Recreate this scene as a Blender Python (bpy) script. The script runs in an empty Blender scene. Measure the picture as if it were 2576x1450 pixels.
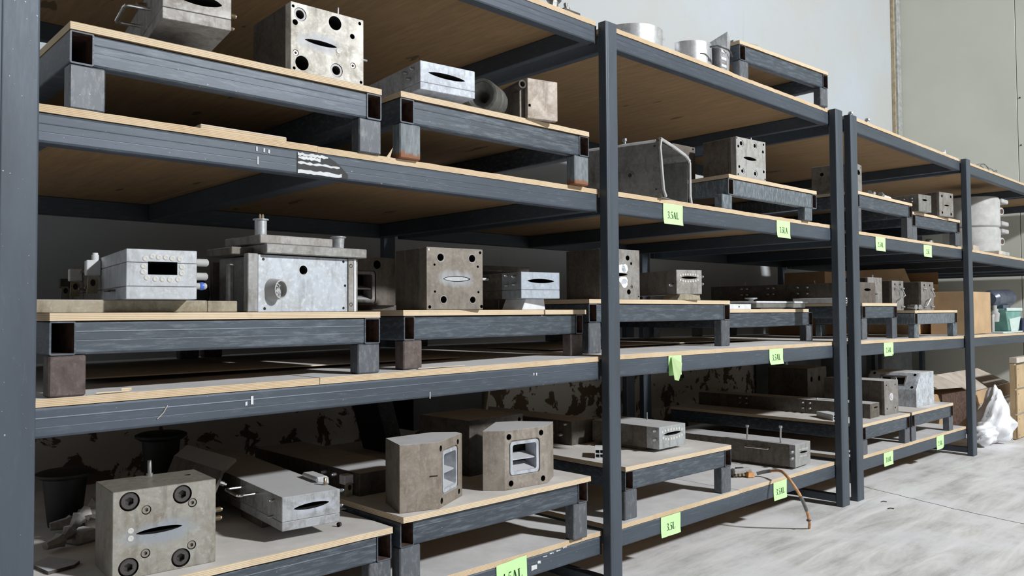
import bpy, bmesh, math, random
from math import sin, cos, pi, radians
from mathutils import Vector, Matrix
random.seed(7)
SC = bpy.context.scene
COL = SC.collection

# ------------------------------------------------------------------ camera, sky, sun, exposure
cam_d = bpy.data.cameras.new('camera')
cam = bpy.data.objects.new('camera', cam_d)
COL.objects.link(cam)
SC.camera = cam
cam_d.sensor_width = 36.0
cam_d.lens = 28.264
cam_d.clip_start = 0.05
_yaw, _pit, _rol = radians(43.66475), radians(1.80106), radians(-0.3806)
_f = Vector((sin(_yaw)*cos(_pit), cos(_yaw)*cos(_pit), sin(_pit)))
_r0 = Vector((cos(_yaw), -sin(_yaw), 0.0))
_u0 = _r0.cross(_f)
_r = _r0*cos(_rol) + _u0*sin(_rol)
_u = _r0*(-sin(_rol)) + _u0*cos(_rol)
cam.matrix_world = Matrix(((_r.x, _u.x, -_f.x, 0.0), (_r.y, _u.y, -_f.y, -2.917), (_r.z, _u.z, -_f.z, 1.565), (0, 0, 0, 1)))

LAMP_W, AMB = 3950.0, 0.075
lamp_d = bpy.data.lights.new('high_window', 'AREA')      # daylight from a high window across the hall
lamp_d.shape = 'DISK'
lamp_d.size = 1.1
lamp_d.energy = LAMP_W
lamp_d.color = (0.965, 0.985, 1.0)
lamp = bpy.data.objects.new('high_window', lamp_d)
COL.objects.link(lamp)
lamp.location = (7.75, -15.0, 10.4)
lamp.rotation_mode = 'QUATERNION'
lamp.rotation_quaternion = (Vector((5.0, 0.3, 1.2)) - lamp.location).to_track_quat('-Z', 'Y')
W = bpy.data.worlds.new('world')
SC.world = W
W.use_nodes = True
W.node_tree.nodes['Background'].inputs[0].default_value = (1.0, 0.95, 0.88, 1)
W.node_tree.nodes['Background'].inputs[1].default_value = AMB
SC.view_settings.view_transform = 'Standard'
SC.view_settings.look = 'None'
SC.view_settings.exposure = 0.0
SC.view_settings.gamma = 1.0
SC.view_settings.use_curve_mapping = False

# ------------------------------------------------------------------ materials
class NT:
    def __init__(s, name):
        s.m = bpy.data.materials.new(name)
        s.m.use_nodes = True
        s.t = s.m.node_tree
        s.t.nodes.clear()
        s.out = s.n('ShaderNodeOutputMaterial')
        s.b = s.n('ShaderNodeBsdfPrincipled')
        s.l(s.b.outputs[0], s.out.inputs[0])
        s.tc = s.n('ShaderNodeTexCoord')
    def n(s, t, **k):
        o = s.t.nodes.new(t)
        for a, v in k.items():
            setattr(o, a, v)
        return o
    def l(s, a, b):
        s.t.links.new(a, b)
    def val(s, sock, v):
        if hasattr(v, 'node'):
            s.l(v, sock)
        else:
            if isinstance(v, (tuple, list)) and len(v) == 3 and len(sock.default_value) == 4:
                v = (*v, 1)
            sock.default_value = v
    def coords(s, scale=(1, 1, 1), kind='Object', rnd=True):
        mp = s.n('ShaderNodeMapping')
        mp.inputs['Scale'].default_value = scale
        src = s.tc.outputs[kind]
        if rnd:
            oi = s.n('ShaderNodeObjectInfo')
            add = s.n('ShaderNodeVectorMath', operation='ADD')
            mul = s.n('ShaderNodeMath', operation='MULTIPLY')
            s.l(oi.outputs['Random'], mul.inputs[0]); mul.inputs[1].default_value = 37.0
            s.l(src, add.inputs[0]); s.l(mul.outputs[0], add.inputs[1])
            src = add.outputs[0]
        s.l(src, mp.inputs[0])
        return mp.outputs[0]
    def noise(s, vec, sc, det=4, rough=0.6, dist=0.0):
        o = s.n('ShaderNodeTexNoise')
        s.l(vec, o.inputs['Vector'])
        o.inputs['Scale'].default_value = sc
        o.inputs['Detail'].default_value = det
        o.inputs['Roughness'].default_value = rough
        o.inputs['Distortion'].default_value = dist
        return o.outputs[0]
    def ramp(s, fac, a, b, ca=(0, 0, 0), cb=(1, 1, 1)):
        o = s.n('ShaderNodeValToRGB')
        s.l(fac, o.inputs[0])
        e = o.color_ramp.elements
        e[0].position = a; e[1].position = b
        e[0].color = (*ca, 1); e[1].color = (*cb, 1)
        return o.outputs[0]
    def mix(s, fac, a, b, mode='MIX'):
        o = s.n('ShaderNodeMix', data_type='RGBA', blend_type=mode)
        s.val(o.inputs[0], fac); s.val(o.inputs[6], a); s.val(o.inputs[7], b)
        return o.outputs[2]
    def math(s, op, a, b=0.0):
        o = s.n('ShaderNodeMath', operation=op)
        s.val(o.inputs[0], a); s.val(o.inputs[1], b)
        return o.outputs[0]
    def sep(s, v):
        o = s.n('ShaderNodeSeparateXYZ')
        s.l(v, o.inputs[0])
        return o.outputs
    def bump(s, h, st=0.2, d=0.002):
        o = s.n('ShaderNodeBump')
        o.inputs['Strength'].default_value = st
        o.inputs['Distance'].default_value = d
        s.l(h, o.inputs['Height'])
        s.l(o.outputs[0], s.b.inputs['Normal'])
    def set(s, col=None, rough=None, metal=None):
        if col is not None: s.val(s.b.inputs['Base Color'], col)
        if rough is not None: s.val(s.b.inputs['Roughness'], rough)
        if metal is not None: s.val(s.b.inputs['Metallic'], metal)
        return s.m

def plain(name, col, rough=0.6, metal=0.0, var=0.25, sc=14):
    k = NT(name)
    v = k.coords()
    n = k.noise(v, sc)
    c = k.mix(k.ramp(n, .35, .7), tuple(x*(1-var) for x in col), tuple(min(1, x*(1+var)) for x in col))
    return k.set(c, rough, metal)

def paint(name, base, light, streak=(1, 1, 1), worn=.55, speck=True):
    """painted / mill-scale steel tube with scuffs and flecks"""
    k = NT(name)
    v = k.coords(streak)
    big = k.noise(v, 2.2, 5, .6, .4)
    fine = k.noise(v, 26, 6, .7)
    c = k.mix(k.ramp(big, .3, .72), tuple(x*.78 for x in base), tuple(x*1.2 for x in base))
    c = k.mix(k.math('MULTIPLY', k.ramp(fine, worn, worn+.2), .55), c, light)
    if speck:
        s = k.noise(k.coords((1, 1, 1)), 120, 2, .5)
        c = k.mix(k.ramp(s, .75, .79), c, (.45, .47, .48))
    k.bump(fine, .12, .001)
    return k.set(c, k.mix(fine, (.38,)*3, (.6,)*3), .25)

def steel(name, base, stain, amount=.5, rough=.42, metal=.55, patch=None, scale=1.0, dust=True):
    """machined steel with oil / oxide staining; patch = (x, z, half width, half height, colour)"""
    k = NT(name)
    v = k.coords()
    n1 = k.noise(v, 9*scale, 6, .68, .6)
    n2 = k.noise(v, 55*scale, 5, .7)
    n3 = k.noise(k.coords((1, 1, .25)), 30*scale, 4, .6)
    c = k.mix(k.ramp(n1, .62-amount*.4, .72), base, stain)
    c = k.mix(k.math('MULTIPLY', k.ramp(n2, .5, .72), .5), c, tuple(min(1, x*1.45+.03) for x in base))
    c = k.mix(k.math('MULTIPLY', k.ramp(n3, .52, .7), .45), c, tuple(x*.5 for x in stain))
    if patch:
        px, pz, rx, rz, pc = patch
        xyz = k.sep(k.tc.outputs['Object'])
        dx = k.math('DIVIDE', k.math('SUBTRACT', xyz[0], px), rx)
        dz = k.math('DIVIDE', k.math('SUBTRACT', xyz[2], pz), rz)
        d = k.math('ADD', k.math('MULTIPLY', dx, dx), k.math('MULTIPLY', dz, dz))
        d = k.math('ADD', d, k.math('MULTIPLY', k.math('SUBTRACT', n1, .5), 1.6))
        d = k.math('ADD', d, k.math('MULTIPLY', k.math('SUBTRACT', n3, .5), 1.5))
        c = k.mix(k.math('MULTIPLY', k.ramp(d, .1, 1.6, (1, 1, 1), (0, 0, 0)), .75), c, pc)
    r = k.mix(n1, (rough*.75,)*3, (min(1, rough*1.5),)*3)
    mt = metal
    if dust:
        nz = k.sep(k.tc.outputs['Normal'])[2]
        f = k.math('MULTIPLY', k.ramp(nz, .6, .9), k.ramp(n1, .2, .5, (.7,)*3, (.97,)*3))
        c = k.mix(f, c, (.52, .52, .53))
        r = k.mix(f, r, (.9,)*3)
        mt = k.math('MULTIPLY', k.math('SUBTRACT', 1.0, f), metal)
    k.bump(n2, .1, .0008)
    return k.set(c, r, mt)

def plywood(name, top=(.68, .67, .67), edge=(.60, .46, .29), edge2=(.26, .15, .08), under=(.30, .19, .092), layer=.0058):
    k = NT(name)
    v = k.coords((1, 1, 1))
    nrm = k.sep(k.tc.outputs['Normal'])
    at = k.n('ShaderNodeAttribute', attribute_name='lay')
    z = at.outputs['Fac']
    xy = k.sep(k.coords((1, 1, 1)))
    def lay(sx, sz):
        o = k.n('ShaderNodeCombineXYZ')
        k.l(k.math('MULTIPLY', xy[0], sx), o.inputs[0]); k.l(k.math('MULTIPLY', xy[1], sx), o.inputs[1]); k.l(k.math('MULTIPLY', z, sz), o.inputs[2])
        return o.outputs[0]
    wob = k.noise(lay(.8, 4), 1.3, 5, .7)
    ph = k.math('ADD', k.math('MULTIPLY', z, 2*pi/layer), k.math('MULTIPLY', wob, 3.0))
    band = k.math('ADD', k.math('MULTIPLY', k.math('SINE', ph), .5), .5)
    fib = k.noise(lay(3, 60), 5, 5, .7)
    e = k.mix(k.math('MULTIPLY', k.ramp(band, .72, .98), .75), edge, edge2)
    e = k.mix(k.ramp(fib, .62, .74), e, tuple(x*.55 for x in edge))
    mott = k.noise(v, 4.0, 6, .65)
    e = k.mix(k.math('MULTIPLY', k.ramp(mott, .4, .8), .4), e, (.74, .64, .50))
    e = k.mix(k.math('MULTIPLY', k.ramp(k.noise(v, 11, 5, .7), .55, .7), .35), e, tuple(x*.6 for x in edge))
    grain = k.noise(k.coords((9, 1.0, 1)), 3.2, 5, .7, .8)
    d = k.mix(k.ramp(grain, .35, .7), tuple(x*.82 for x in under), tuple(min(1, x*1.18) for x in under))
    knots = k.noise(k.coords((3.4, .9, 1)), 2.3, 3, .5)
    d = k.mix(k.ramp(knots, .695, .705), d, tuple(x*.42 for x in under))
    dirt = k.noise(v, 2.6, 7, .7)
    t = k.mix(k.ramp(dirt, .32, .68), tuple(x*.8 for x in top), tuple(min(1, x*1.1) for x in top))
    t = k.mix(k.ramp(k.noise(v, 60, 3, .6), .7, .78), t, (.2, .18, .17))
    c = k.mix(k.ramp(nrm[2], .5, .7), e, t)
    c = k.mix(k.ramp(k.math('MULTIPLY', nrm[2], -1.0), .5, .7), c, d)
    k.bump(fib, .15, .0015)
    return k.set(c, .85, 0.0)

M = {}
M['paint'] = paint('slate_paint', (.060, .076, .098), (.15, .18, .21), (.4, 1, 3))
M['post'] = paint('slate_paint_posts', (.064, .080, .102), (.13, .155, .18), (3, 3, .5), .6)
M['stand'] = paint('blue_grey_steel', (.058, .073, .092), (.19, .22, .25), (.35, 1, 2.5), .48)
M['galv'] = paint('galvanised_steel', (.115, .14, .16), (.38, .43, .46), (2.5, 2.5, .7), .46)
M['leg'] = paint('leg_steel', (.10, .11, .125), (.27, .28, .29), (2, 2, .8), .5)
M['rust'] = plain('rust_brown', (.085, .048, .034), .85, 0, .5, 30)
M['legrust'] = steel('brown_scaled_steel', (.13, .10, .09), (.06, .045, .04), .5, .6, .2, dust=False)
M['weld'] = plain('dark_weld', (.03, .03, .033), .6, .4, .4, 60)
M['ply'] = plywood('plywood_sheet')
M['ply_top'] = plywood('plywood_sheet_bare', top=(.66, .63, .60), edge=(.66, .53, .36), layer=.0066)
M['bore'] = plain('dark_bore', (.010, .009, .009), .8, 0, .3)
M['steel_light'] = steel('ground_steel', (.42, .43, .43), (.22, .19, .16), .35, .42, .55)
M['steel_grey'] = steel('grey_die_steel', (.30, .29, .275), (.17, .145, .12), .5, .48, .45)
M['steel_brown'] = steel('oxidised_die_steel', (.155, .135, .115), (.085, .068, .055), .5, .5, .4)
M['steel_dark'] = steel('dark_old_steel', (.10, .088, .075), (.05, .042, .036), .5, .6, .3)
M['steel_silver'] = steel('silver_steel', (.52, .54, .56), (.27, .27, .27), .3, .34, .6)
M['stainless'] = steel('dull_stainless', (.30, .30, .29), (.17, .155, .135), .45, .4, .6)
M['bolt'] = steel('black_oxide_bolt', (.10, .092, .09), (.05, .045, .045), .4, .35, .6, dust=False)
M['bolt_light'] = steel('bright_bolt', (.36, .33, .29), (.16, .13, .1), .4, .35, .7, dust=False)
M['brass'] = steel('dull_brass', (.42, .35, .25), (.22, .17, .12), .4, .35, .8, dust=False)
M['zinc'] = steel('zinc_fitting', (.45, .46, .46), (.2, .2, .2), .3, .35, .8, dust=False)
M['chrome'] = plain('chrome', (.72, .73, .74), .16, 1.0, .1)
M['plug'] = plain('chalky_aluminium_plug', (.58, .575, .53), .6, .1, .35, 160)
M['grease'] = plain('white_grease', (.78, .82, .86), .5, 0, .08)
M['bar'] = steel('dusty_tan_bar', (.34, .30, .22), (.20, .16, .10), .45, .75, .1)
M['black'] = plain('black_rubber', (.009, .009, .010), .6, 0, .3)
M['card'] = plain('cardboard', (.47, .32, .185), .9, 0, .1, 5)
M['card_grey'] = plain('dusty_cardboard', (.52, .46, .39), .9, 0, .18, 6)
M['wood'] = plain('crate_board', (.50, .37, .22), .85, 0, .15, 5)
M['bag'] = plain('white_plastic', (.80, .82, .85), .35, 0, .06)
M['concrete'] = plain('concrete_block', (.20, .22, .23), .9, 0, .2, 5)
M['green'] = plain('machine_green', (.16, .34, .30), .5, 0, .2, 8)
M['palegreen'] = plain('pale_green_panel', (.55, .66, .63), .5, 0, .08)
M['blue'] = plain('navy_paint', (.025, .035, .075), .3, .1, .3)
M['motor'] = plain('blue_grey_motor', (.10, .12, .17), .3, .2, .3)
M['paper'] = plain('lime_green_paper', (.55, .93, .40), .8, 0, .04, 20)
M['paper_back'] = plain('green_paper_reverse', (.42, .56, .28), .85, 0, .05, 20)
M['ink'] = plain('black_ink', (.012, .016, .012), .7, 0, .1)
M['hose'] = plain('orange_hose', (.52, .27, .12), .55, 0, .25, 30)
M['hose_grey'] = plain('grey_hose', (.13, .13, .13), .5, 0, .3, 40)
M['orange'] = plain('orange_plastic', (.55, .25, .07), .5, 0, .2, 30)
M['casting'] = plain('pale_cast_metal', (.46, .46, .45), .75, .1, .15, 8)
M['aluminium'] = steel('spun_aluminium', (.62, .63, .64), (.42, .42, .42), .3, .35, .6)
M['profile'] = plain('white_profile', (.68, .69, .70), .7, 0, .12, 20)
M['dust'] = plain('chalk_white', (.62, .64, .66), .8, 0, .1)

def m_footrust():
    k = NT('galvanised_leg_with_rusted_foot')
    v = k.coords((2.5, 2.5, .7))
    n = k.noise(v, 20, 6, .7)
    z = k.sep(k.tc.outputs['Object'])[2]
    c = k.mix(k.ramp(n, .3, .7), (.085, .105, .12), (.24, .27, .28))
    m = k.math('ADD', k.math('MULTIPLY', z, 14.0), k.math('MULTIPLY', n, 1.2))
    c = k.mix(k.ramp(k.math('ADD', m, 3.2), .25, .45, (1, 1, 1), (0, 0, 0)), c, (.22, .085, .035))
    return k.set(c, .65, .1)
M['leg_foot_rust'] = m_footrust()

def m_wall():
    k = NT('whitewashed_wall')
    v = k.coords((1, 1, 1), rnd=False)
    a = k.noise(v, .55, 5, .6)
    b = k.noise(v, 3.2, 6, .7)
    c = k.mix(k.ramp(a, .35, .68), (.475, .485, .475), (.48, .53, .58))
    c = k.mix(k.math('MULTIPLY', k.ramp(b, .55, .75), .35), c, (.40, .43, .47))
    str_ = k.noise(k.coords((6, 6, .35), rnd=False), 2.0, 3, .5)
    c = k.mix(k.math('MULTIPLY', k.ramp(str_, .66, .72), .25), c, (.34, .36, .38))
    z = k.sep(k.tc.outputs['Object'])[2]
    pe = k.noise(v, 4.5, 7, .62, .5)
    low = k.ramp(z, .95, 1.25, (1, 1, 1), (0, 0, 0))
    zlow = k.math('MULTIPLY', k.math('SUBTRACT', .95, z), .14)
    mask = k.math('MULTIPLY', k.ramp(k.math('ADD', pe, zlow), .57, .585), low)
    c = k.mix(k.math('MULTIPLY', low, .8), c, (.60, .55, .48))  # lower wall tone raised: bounce light from the floor put into the colour
    c = k.mix(mask, c, (.13, .085, .055))
    k.bump(k.math('SUBTRACT', b, k.math('MULTIPLY', mask, .8)), .25, .01)
    return k.set(c, .9)
M['wall'] = m_wall()

def m_end():
    k = NT('grey_wall_panel')
    a = k.noise(k.coords(), .8, 4, .5)
    c = k.mix(k.ramp(a, .3, .7), (.54, .545, .475), (.60, .61, .54))
    return k.set(c, .7)
M['end'] = m_end()

def m_floor():
    k = NT('worn_concrete_floor')
    v = k.coords((1, 1, 1), rnd=False)
    mp = k.n('ShaderNodeMapping')
    mp.inputs['Rotation'].default_value = (0, 0, radians(-52))
    mp.inputs['Scale'].default_value = (.9, 5.5, 1)
    k.l(k.tc.outputs['Object'], mp.inputs[0])
    s1 = k.noise(mp.outputs[0], 1.1, 6, .68, .5)
    s2 = k.noise(v, 1.5, 6, .65, .4)
    s3 = k.noise(v, 34, 5, .7)
    c = k.mix(k.ramp(s1, .34, .66), (.46, .455, .44), (.84, .83, .82))
    c = k.mix(k.math('MULTIPLY', k.ramp(s2, .45, .62), .7), c, (.80, .79, .82))
    c = k.mix(k.math('MULTIPLY', k.ramp(s3, .5, .8), .35), c, (.86, .85, .84))
    c = k.mix(k.math('MULTIPLY', k.ramp(k.noise(v, 8, 7, .75), .66, .76), .3), c, (.33, .32, .31))
    k.bump(s3, .12, .003)
    return k.set(c, .78)
M['floor'] = m_floor()

# ------------------------------------------------------------------ mesh helpers
def BM():
    return bmesh.new()

def finish(name, bm, mat, parent=None, smooth=35, loc=None, mats=None):
    bmesh.ops.recalc_face_normals(bm, faces=bm.faces)
    me = bpy.data.meshes.new(name)
    bm.to_mesh(me)
    bm.free()
    if mat is not None and mat.name.startswith('plywood'):
        zs_ = [v.co.z for v in me.vertices]
        z0_ = min(zs_)
        sheet_ = name in ('shelf_board', 'plywood_top')
        at_ = me.attributes.new('lay', 'FLOAT', 'POINT')
        at_.data.foreach_set('value', [(.028 if i % 4 in (1, 2) else 0.0) if sheet_ else zs_[i]-z0_ for i in range(len(zs_))])
    return link(name, me, mat, parent, smooth, loc, mats)

def link(name, me, mat, parent=None, smooth=35, loc=None, mats=None):
    if not me.materials:
        for m_ in (mats or [mat]):
            me.materials.append(m_)
    if smooth:
        me.shade_smooth()
        me.set_sharp_from_angle(angle=radians(smooth))
    o = bpy.data.objects.new(name, me)
    COL.objects.link(o)
    if parent:
        o.parent = parent
    if loc:
        o.location = loc
    return o

def tag(o, label, cat, group=None, kind=None):
    if label: o['label'] = label
    if cat: o['category'] = cat
    if group: o['group'] = group
    if kind: o['kind'] = kind
    return o

def thing(name, label, cat, loc=(0, 0, 0), rz=0.0, group=None):
    o = bpy.data.objects.new(name, None)
    o.empty_display_size = .05
    COL.objects.link(o)
    o.location = loc
    o.rotation_euler = (0, 0, radians(rz))
    return tag(o, label, cat, group)

def hexa(bm, p, bev=0.0):
    """p: 8 points, bottom 4 ccw then top 4 ccw"""
    vs = [bm.verts.new(q) for q in p]
    fs = [bm.faces.new([vs[i] for i in f]) for f in ((0, 3, 2, 1), (4, 5, 6, 7), (0, 1, 5, 4), (1, 2, 6, 5), (2, 3, 7, 6), (3, 0, 4, 7))]
    if bev:
        es = set(e for f in fs for e in f.edges)
        bmesh.ops.bevel(bm, geom=list(es), offset=bev, segments=1, affect='EDGES')
    return bm

def box(bm, x0, x1, y0, y1, z0, z1, bev=0.0):
    return hexa(bm, [(x0, y0, z0), (x1, y0, z0), (x1, y1, z0), (x0, y1, z0), (x0, y0, z1), (x1, y0, z1), (x1, y1, z1), (x0, y1, z1)], bev)

def basis(d):
    d = Vector(d).normalized()
    a = Vector((0, 0, 1)) if abs(d.z) < .9 else Vector((1, 0, 0))
    x = a.cross(d).normalized()
    return x, d.cross(x), d

def lathe(bm, prof, o=(0, 0, 0), d=(0, 0, 1), n=16, cap=True, sx=1.0, sy=1.0):
    """prof: (along, radius) pairs"""
    X, Y, D = basis(d)
    o = Vector(o)
    rings = []
    for s, r in prof:
        rings.append([bm.verts.new(o + D*s + X*(r*cos(2*pi*i/n)*sx) + Y*(r*sin(2*pi*i/n)*sy)) for i in range(n)])
    for a, b in zip(rings, rings[1:]):
        for i in range(n):
            bm.faces.new((a[i], a[(i+1) % n], b[(i+1) % n], b[i]))
    if cap:
        bm.faces.new(rings[0][::-1]); bm.faces.new(rings[-1])
    return bm

def tube(bm, pts, r, n=10):
    pts = [Vector(p) for p in pts]
    rings = []
    X = None
    for i, p in enumerate(pts):
        d = (pts[min(i+1, len(pts)-1)] - pts[max(i-1, 0)]).normalized()
        if X is None:
            X = basis(d)[0]
        X = (X - d*X.dot(d)).normalized()
        Y = d.cross(X)
        rr = r[i] if isinstance(r, (list, tuple)) else r
        rings.append([bm.verts.new(p + X*(rr*cos(2*pi*k/n)) + Y*(rr*sin(2*pi*k/n))) for k in range(n)])
    for a, b in zip(rings, rings[1:]):
        for k in range(n):
            bm.faces.new((a[k], a[(k+1) % n], b[(k+1) % n], b[k]))
    bm.faces.new(rings[0][::-1]); bm.faces.new(rings[-1])
    return bm

def arc_path(pts, rad=.02, seg=4):
    """round the corners of a polyline"""
    P = [Vector(p) for p in pts]
    out = [P[0]]
    for i in range(1, len(P)-1):
        a, b, c = P[i-1], P[i], P[i+1]
        r = min(rad, (a-b).length*.45, (c-b).length*.45)
        s, e = b + (a-b).normalized()*r, b + (c-b).normalized()*r
        for k in range(seg+1):
            t = k/seg
            out.append(s*(1-t)**2 + b*2*t*(1-t) + e*t**2)
    out.append(P[-1])
    return out

def prism(bm, poly, axis, a, b, bev=0.0):
    """extrude a 2D polygon along axis from a to b. axis 'z': poly=(x,y); 'y': (x,z); 'x': (y,z)"""
    def P(q, t):
        return {'z': (q[0], q[1], t), 'y': (q[0], t, q[1]), 'x': (t, q[0], q[1])}[axis]
    lo = [bm.verts.new(P(q, a)) for q in poly]
    hi = [bm.verts.new(P(q, b)) for q in poly]
    n = len(poly)
    fs = [bm.faces.new(lo[::-1]), bm.faces.new(hi)]
    for i in range(n):
        fs.append(bm.faces.new((lo[i], lo[(i+1) % n], hi[(i+1) % n], hi[i])))
    if bev:
        es = set(e for f in fs for e in f.edges)
        bmesh.ops.recalc_face_normals(bm, faces=fs)
        bmesh.ops.bevel(bm, geom=list(es), offset=bev, segments=1, affect='EDGES')
    return bm

def recttube(bm, x0, x1, z0, z1, y0, y1, t=.006, r=.008):
    """hollow rectangular tube along y with rounded outside corners and open ends"""
    def ring(x0, x1, z0, z1, r, y):
        out = []
        for cx, cz, a0 in ((x1-r, z1-r, 0), (x0+r, z1-r, 90), (x0+r, z0+r, 180), (x1-r, z0+r, 270)):
            for k in range(4):
                a = radians(a0 + k*30)
                out.append(bm.verts.new((cx + r*cos(a), y, cz + r*sin(a))))
        return out
    o0, o1 = ring(x0, x1, z0, z1, r, y0), ring(x0, x1, z0, z1, r, y1)
    i0, i1 = ring(x0+t, x1-t, z0+t, z1-t, max(.001, r-t), y0), ring(x0+t, x1-t, z0+t, z1-t, max(.001, r-t), y1)
    n = 16
    for a, b, mi in ((o0, o1, 0), (i1, i0, 1), (i0, o0, 0), (o1, i1, 0)):
        for k in range(n):
            f = bm.faces.new((a[k], a[(k+1) % n], b[(k+1) % n], b[k]))
            f.material_index = mi
    return bm

def cutter_mesh(bm):
    bmesh.ops.recalc_face_normals(bm, faces=bm.faces)
    me = bpy.data.meshes.new('cut')
    bm.to_mesh(me); bm.free()
    me.materials.append(M['bore'])
    o = bpy.data.objects.new('cut', me)
    COL.objects.link(o)
    return o

def carve(objs, cut):
    """subtract the cutter from each object, baking the result"""
    mods = []
    for o in objs:
        md = o.modifiers.new('b', 'BOOLEAN')
        md.operation = 'DIFFERENCE'; md.solver = 'EXACT'; md.object = cut
        md.material_mode = 'TRANSFER'
        mods.append(md)
    dg = bpy.context.evaluated_depsgraph_get()
    dg.update()
    for o, md in zip(objs, mods):
        me = bpy.data.meshes.new_from_object(o.evaluated_get(dg), preserve_all_data_layers=False, depsgraph=dg)
        o.modifiers.remove(md)
        old = o.data
        o.data = me
        me.name = old.name
        bpy.data.meshes.remove(old)
        me.shade_smooth()
        me.set_sharp_from_angle(angle=radians(35))
    bpy.data.objects.remove(cut, do_unlink=True)

def lens(x0, z0, x1, z1, t, n=12):
    """slot outline: a lens between two points"""
    dx, dz = x1-x0, z1-z0
    L = math.hypot(dx, dz); ux, uz = dx/L, dz/L
    up, lo = [], []
    for i in range(n+1):
        s = i/n
        h = t*(max(0.0, 1-(2*s-1)**2)**.75) + t*.12
        up.append((x0+dx*s - uz*h, z0+dz*s + ux*h))
        lo.append((x0+dx*s + uz*h, z0+dz*s - ux*h))
    return lo + up[::-1]

MESH = {}
def fitting_mesh(kind):
    """unit fittings along +Z, base at 0"""
    if kind in MESH:
        return MESH[kind]
    bm = BM()
    if kind == 'barb':            # hex root, ribbed hose tail
        lathe(bm, [(0, 1.0), (.7, 1.0), (.7, .6)], n=6, cap=True)
        pr = [(.7, .6)]
        for i in range(4):
            s = .7+.5*i
            pr += [(s+.08, .92), (s+.42, .62)]
        pr += [(2.9, .6)]
        lathe(bm, pr, n=12)
    elif kind == 'stub':          # short open pipe stub
        lathe(bm, [(0, 1), (.3, 1.15), (.3, 1), (2.2, 1), (2.2, .65), (1.2, .65)], n=14, cap=True)
    elif kind == 'socket':        # socket-head cap screw seen end on, face at 0
        n = 24
        def ring(f, z):
            return [bm.verts.new((f(2*pi*i/n)*cos(2*pi*i/n), f(2*pi*i/n)*sin(2*pi*i/n), z)) for i in range(n)]
        hexr = lambda a: .52*cos(pi/6)/cos(((a+pi/6) % (pi/3))-pi/6)
        R = [ring(lambda a: 1, -1.2), ring(lambda a: 1, -.12), ring(lambda a: .9, 0), ring(hexr, 0), ring(hexr, -.7)]
        for a, b in zip(R, R[1:]):
            for i in range(n):
                bm.faces.new((a[i], a[(i+1) % n], b[(i+1) % n], b[i]))
        bm.faces.new(R[0][::-1])
        f = bm.faces.new(R[-1])
    elif kind == 'sleeve':        # threaded sleeve, a ring
        lathe(bm, [(-1.2, 1), (-.1, 1), (0, .94), (0, .66), (-.1, .62), (-.2, .66), (-.3, .62), (-.4, .66), (-1.2, .62)], n=20, cap=False)
    elif kind == 'plug':
        lathe(bm, [(-.3, 1), (.06, 1), (.12, .86), (.10, .5), (.05, .3)], n=14)
    elif kind == 'stud':
        lathe(bm, [(0, 1), (.8, 1), (.8, .62), (5, .62), (5.2, .5)], n=10)
    bmesh.ops.recalc_face_normals(bm, faces=bm.faces)
    me = bpy.data.meshes.new(kind)
    bm.to_mesh(me); bm.free()
    me.shade_smooth()
    me.set_sharp_from_angle(angle=radians(35))
    MESH[kind] = me
    return me

def put(parent, kind, name, loc, d, r, mat, stretch=1.0, label=None):
    key = (kind, mat.name)
    if key not in MESH:
        me = fitting_mesh(kind).copy()
        me.materials.append(mat)
        MESH[key] = me
    o = bpy.data.objects.new(name, MESH[key])
    COL.objects.link(o)
    o.parent = parent
    o.location = loc
    o.rotation_mode = 'QUATERNION'
    o.rotation_quaternion = Vector(d).to_track_quat('Z', 'Y')
    o.scale = (r, r, r*stretch)
    if label: o['label'] = label
    return o

def handle(parent, pts, r=.006, mat=None, name='handle'):
    bm = BM()
    tube(bm, arc_path(pts, .02, 5), r, 10)
    o = finish(name, bm, mat or M['chrome'], parent)
    return o

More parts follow.
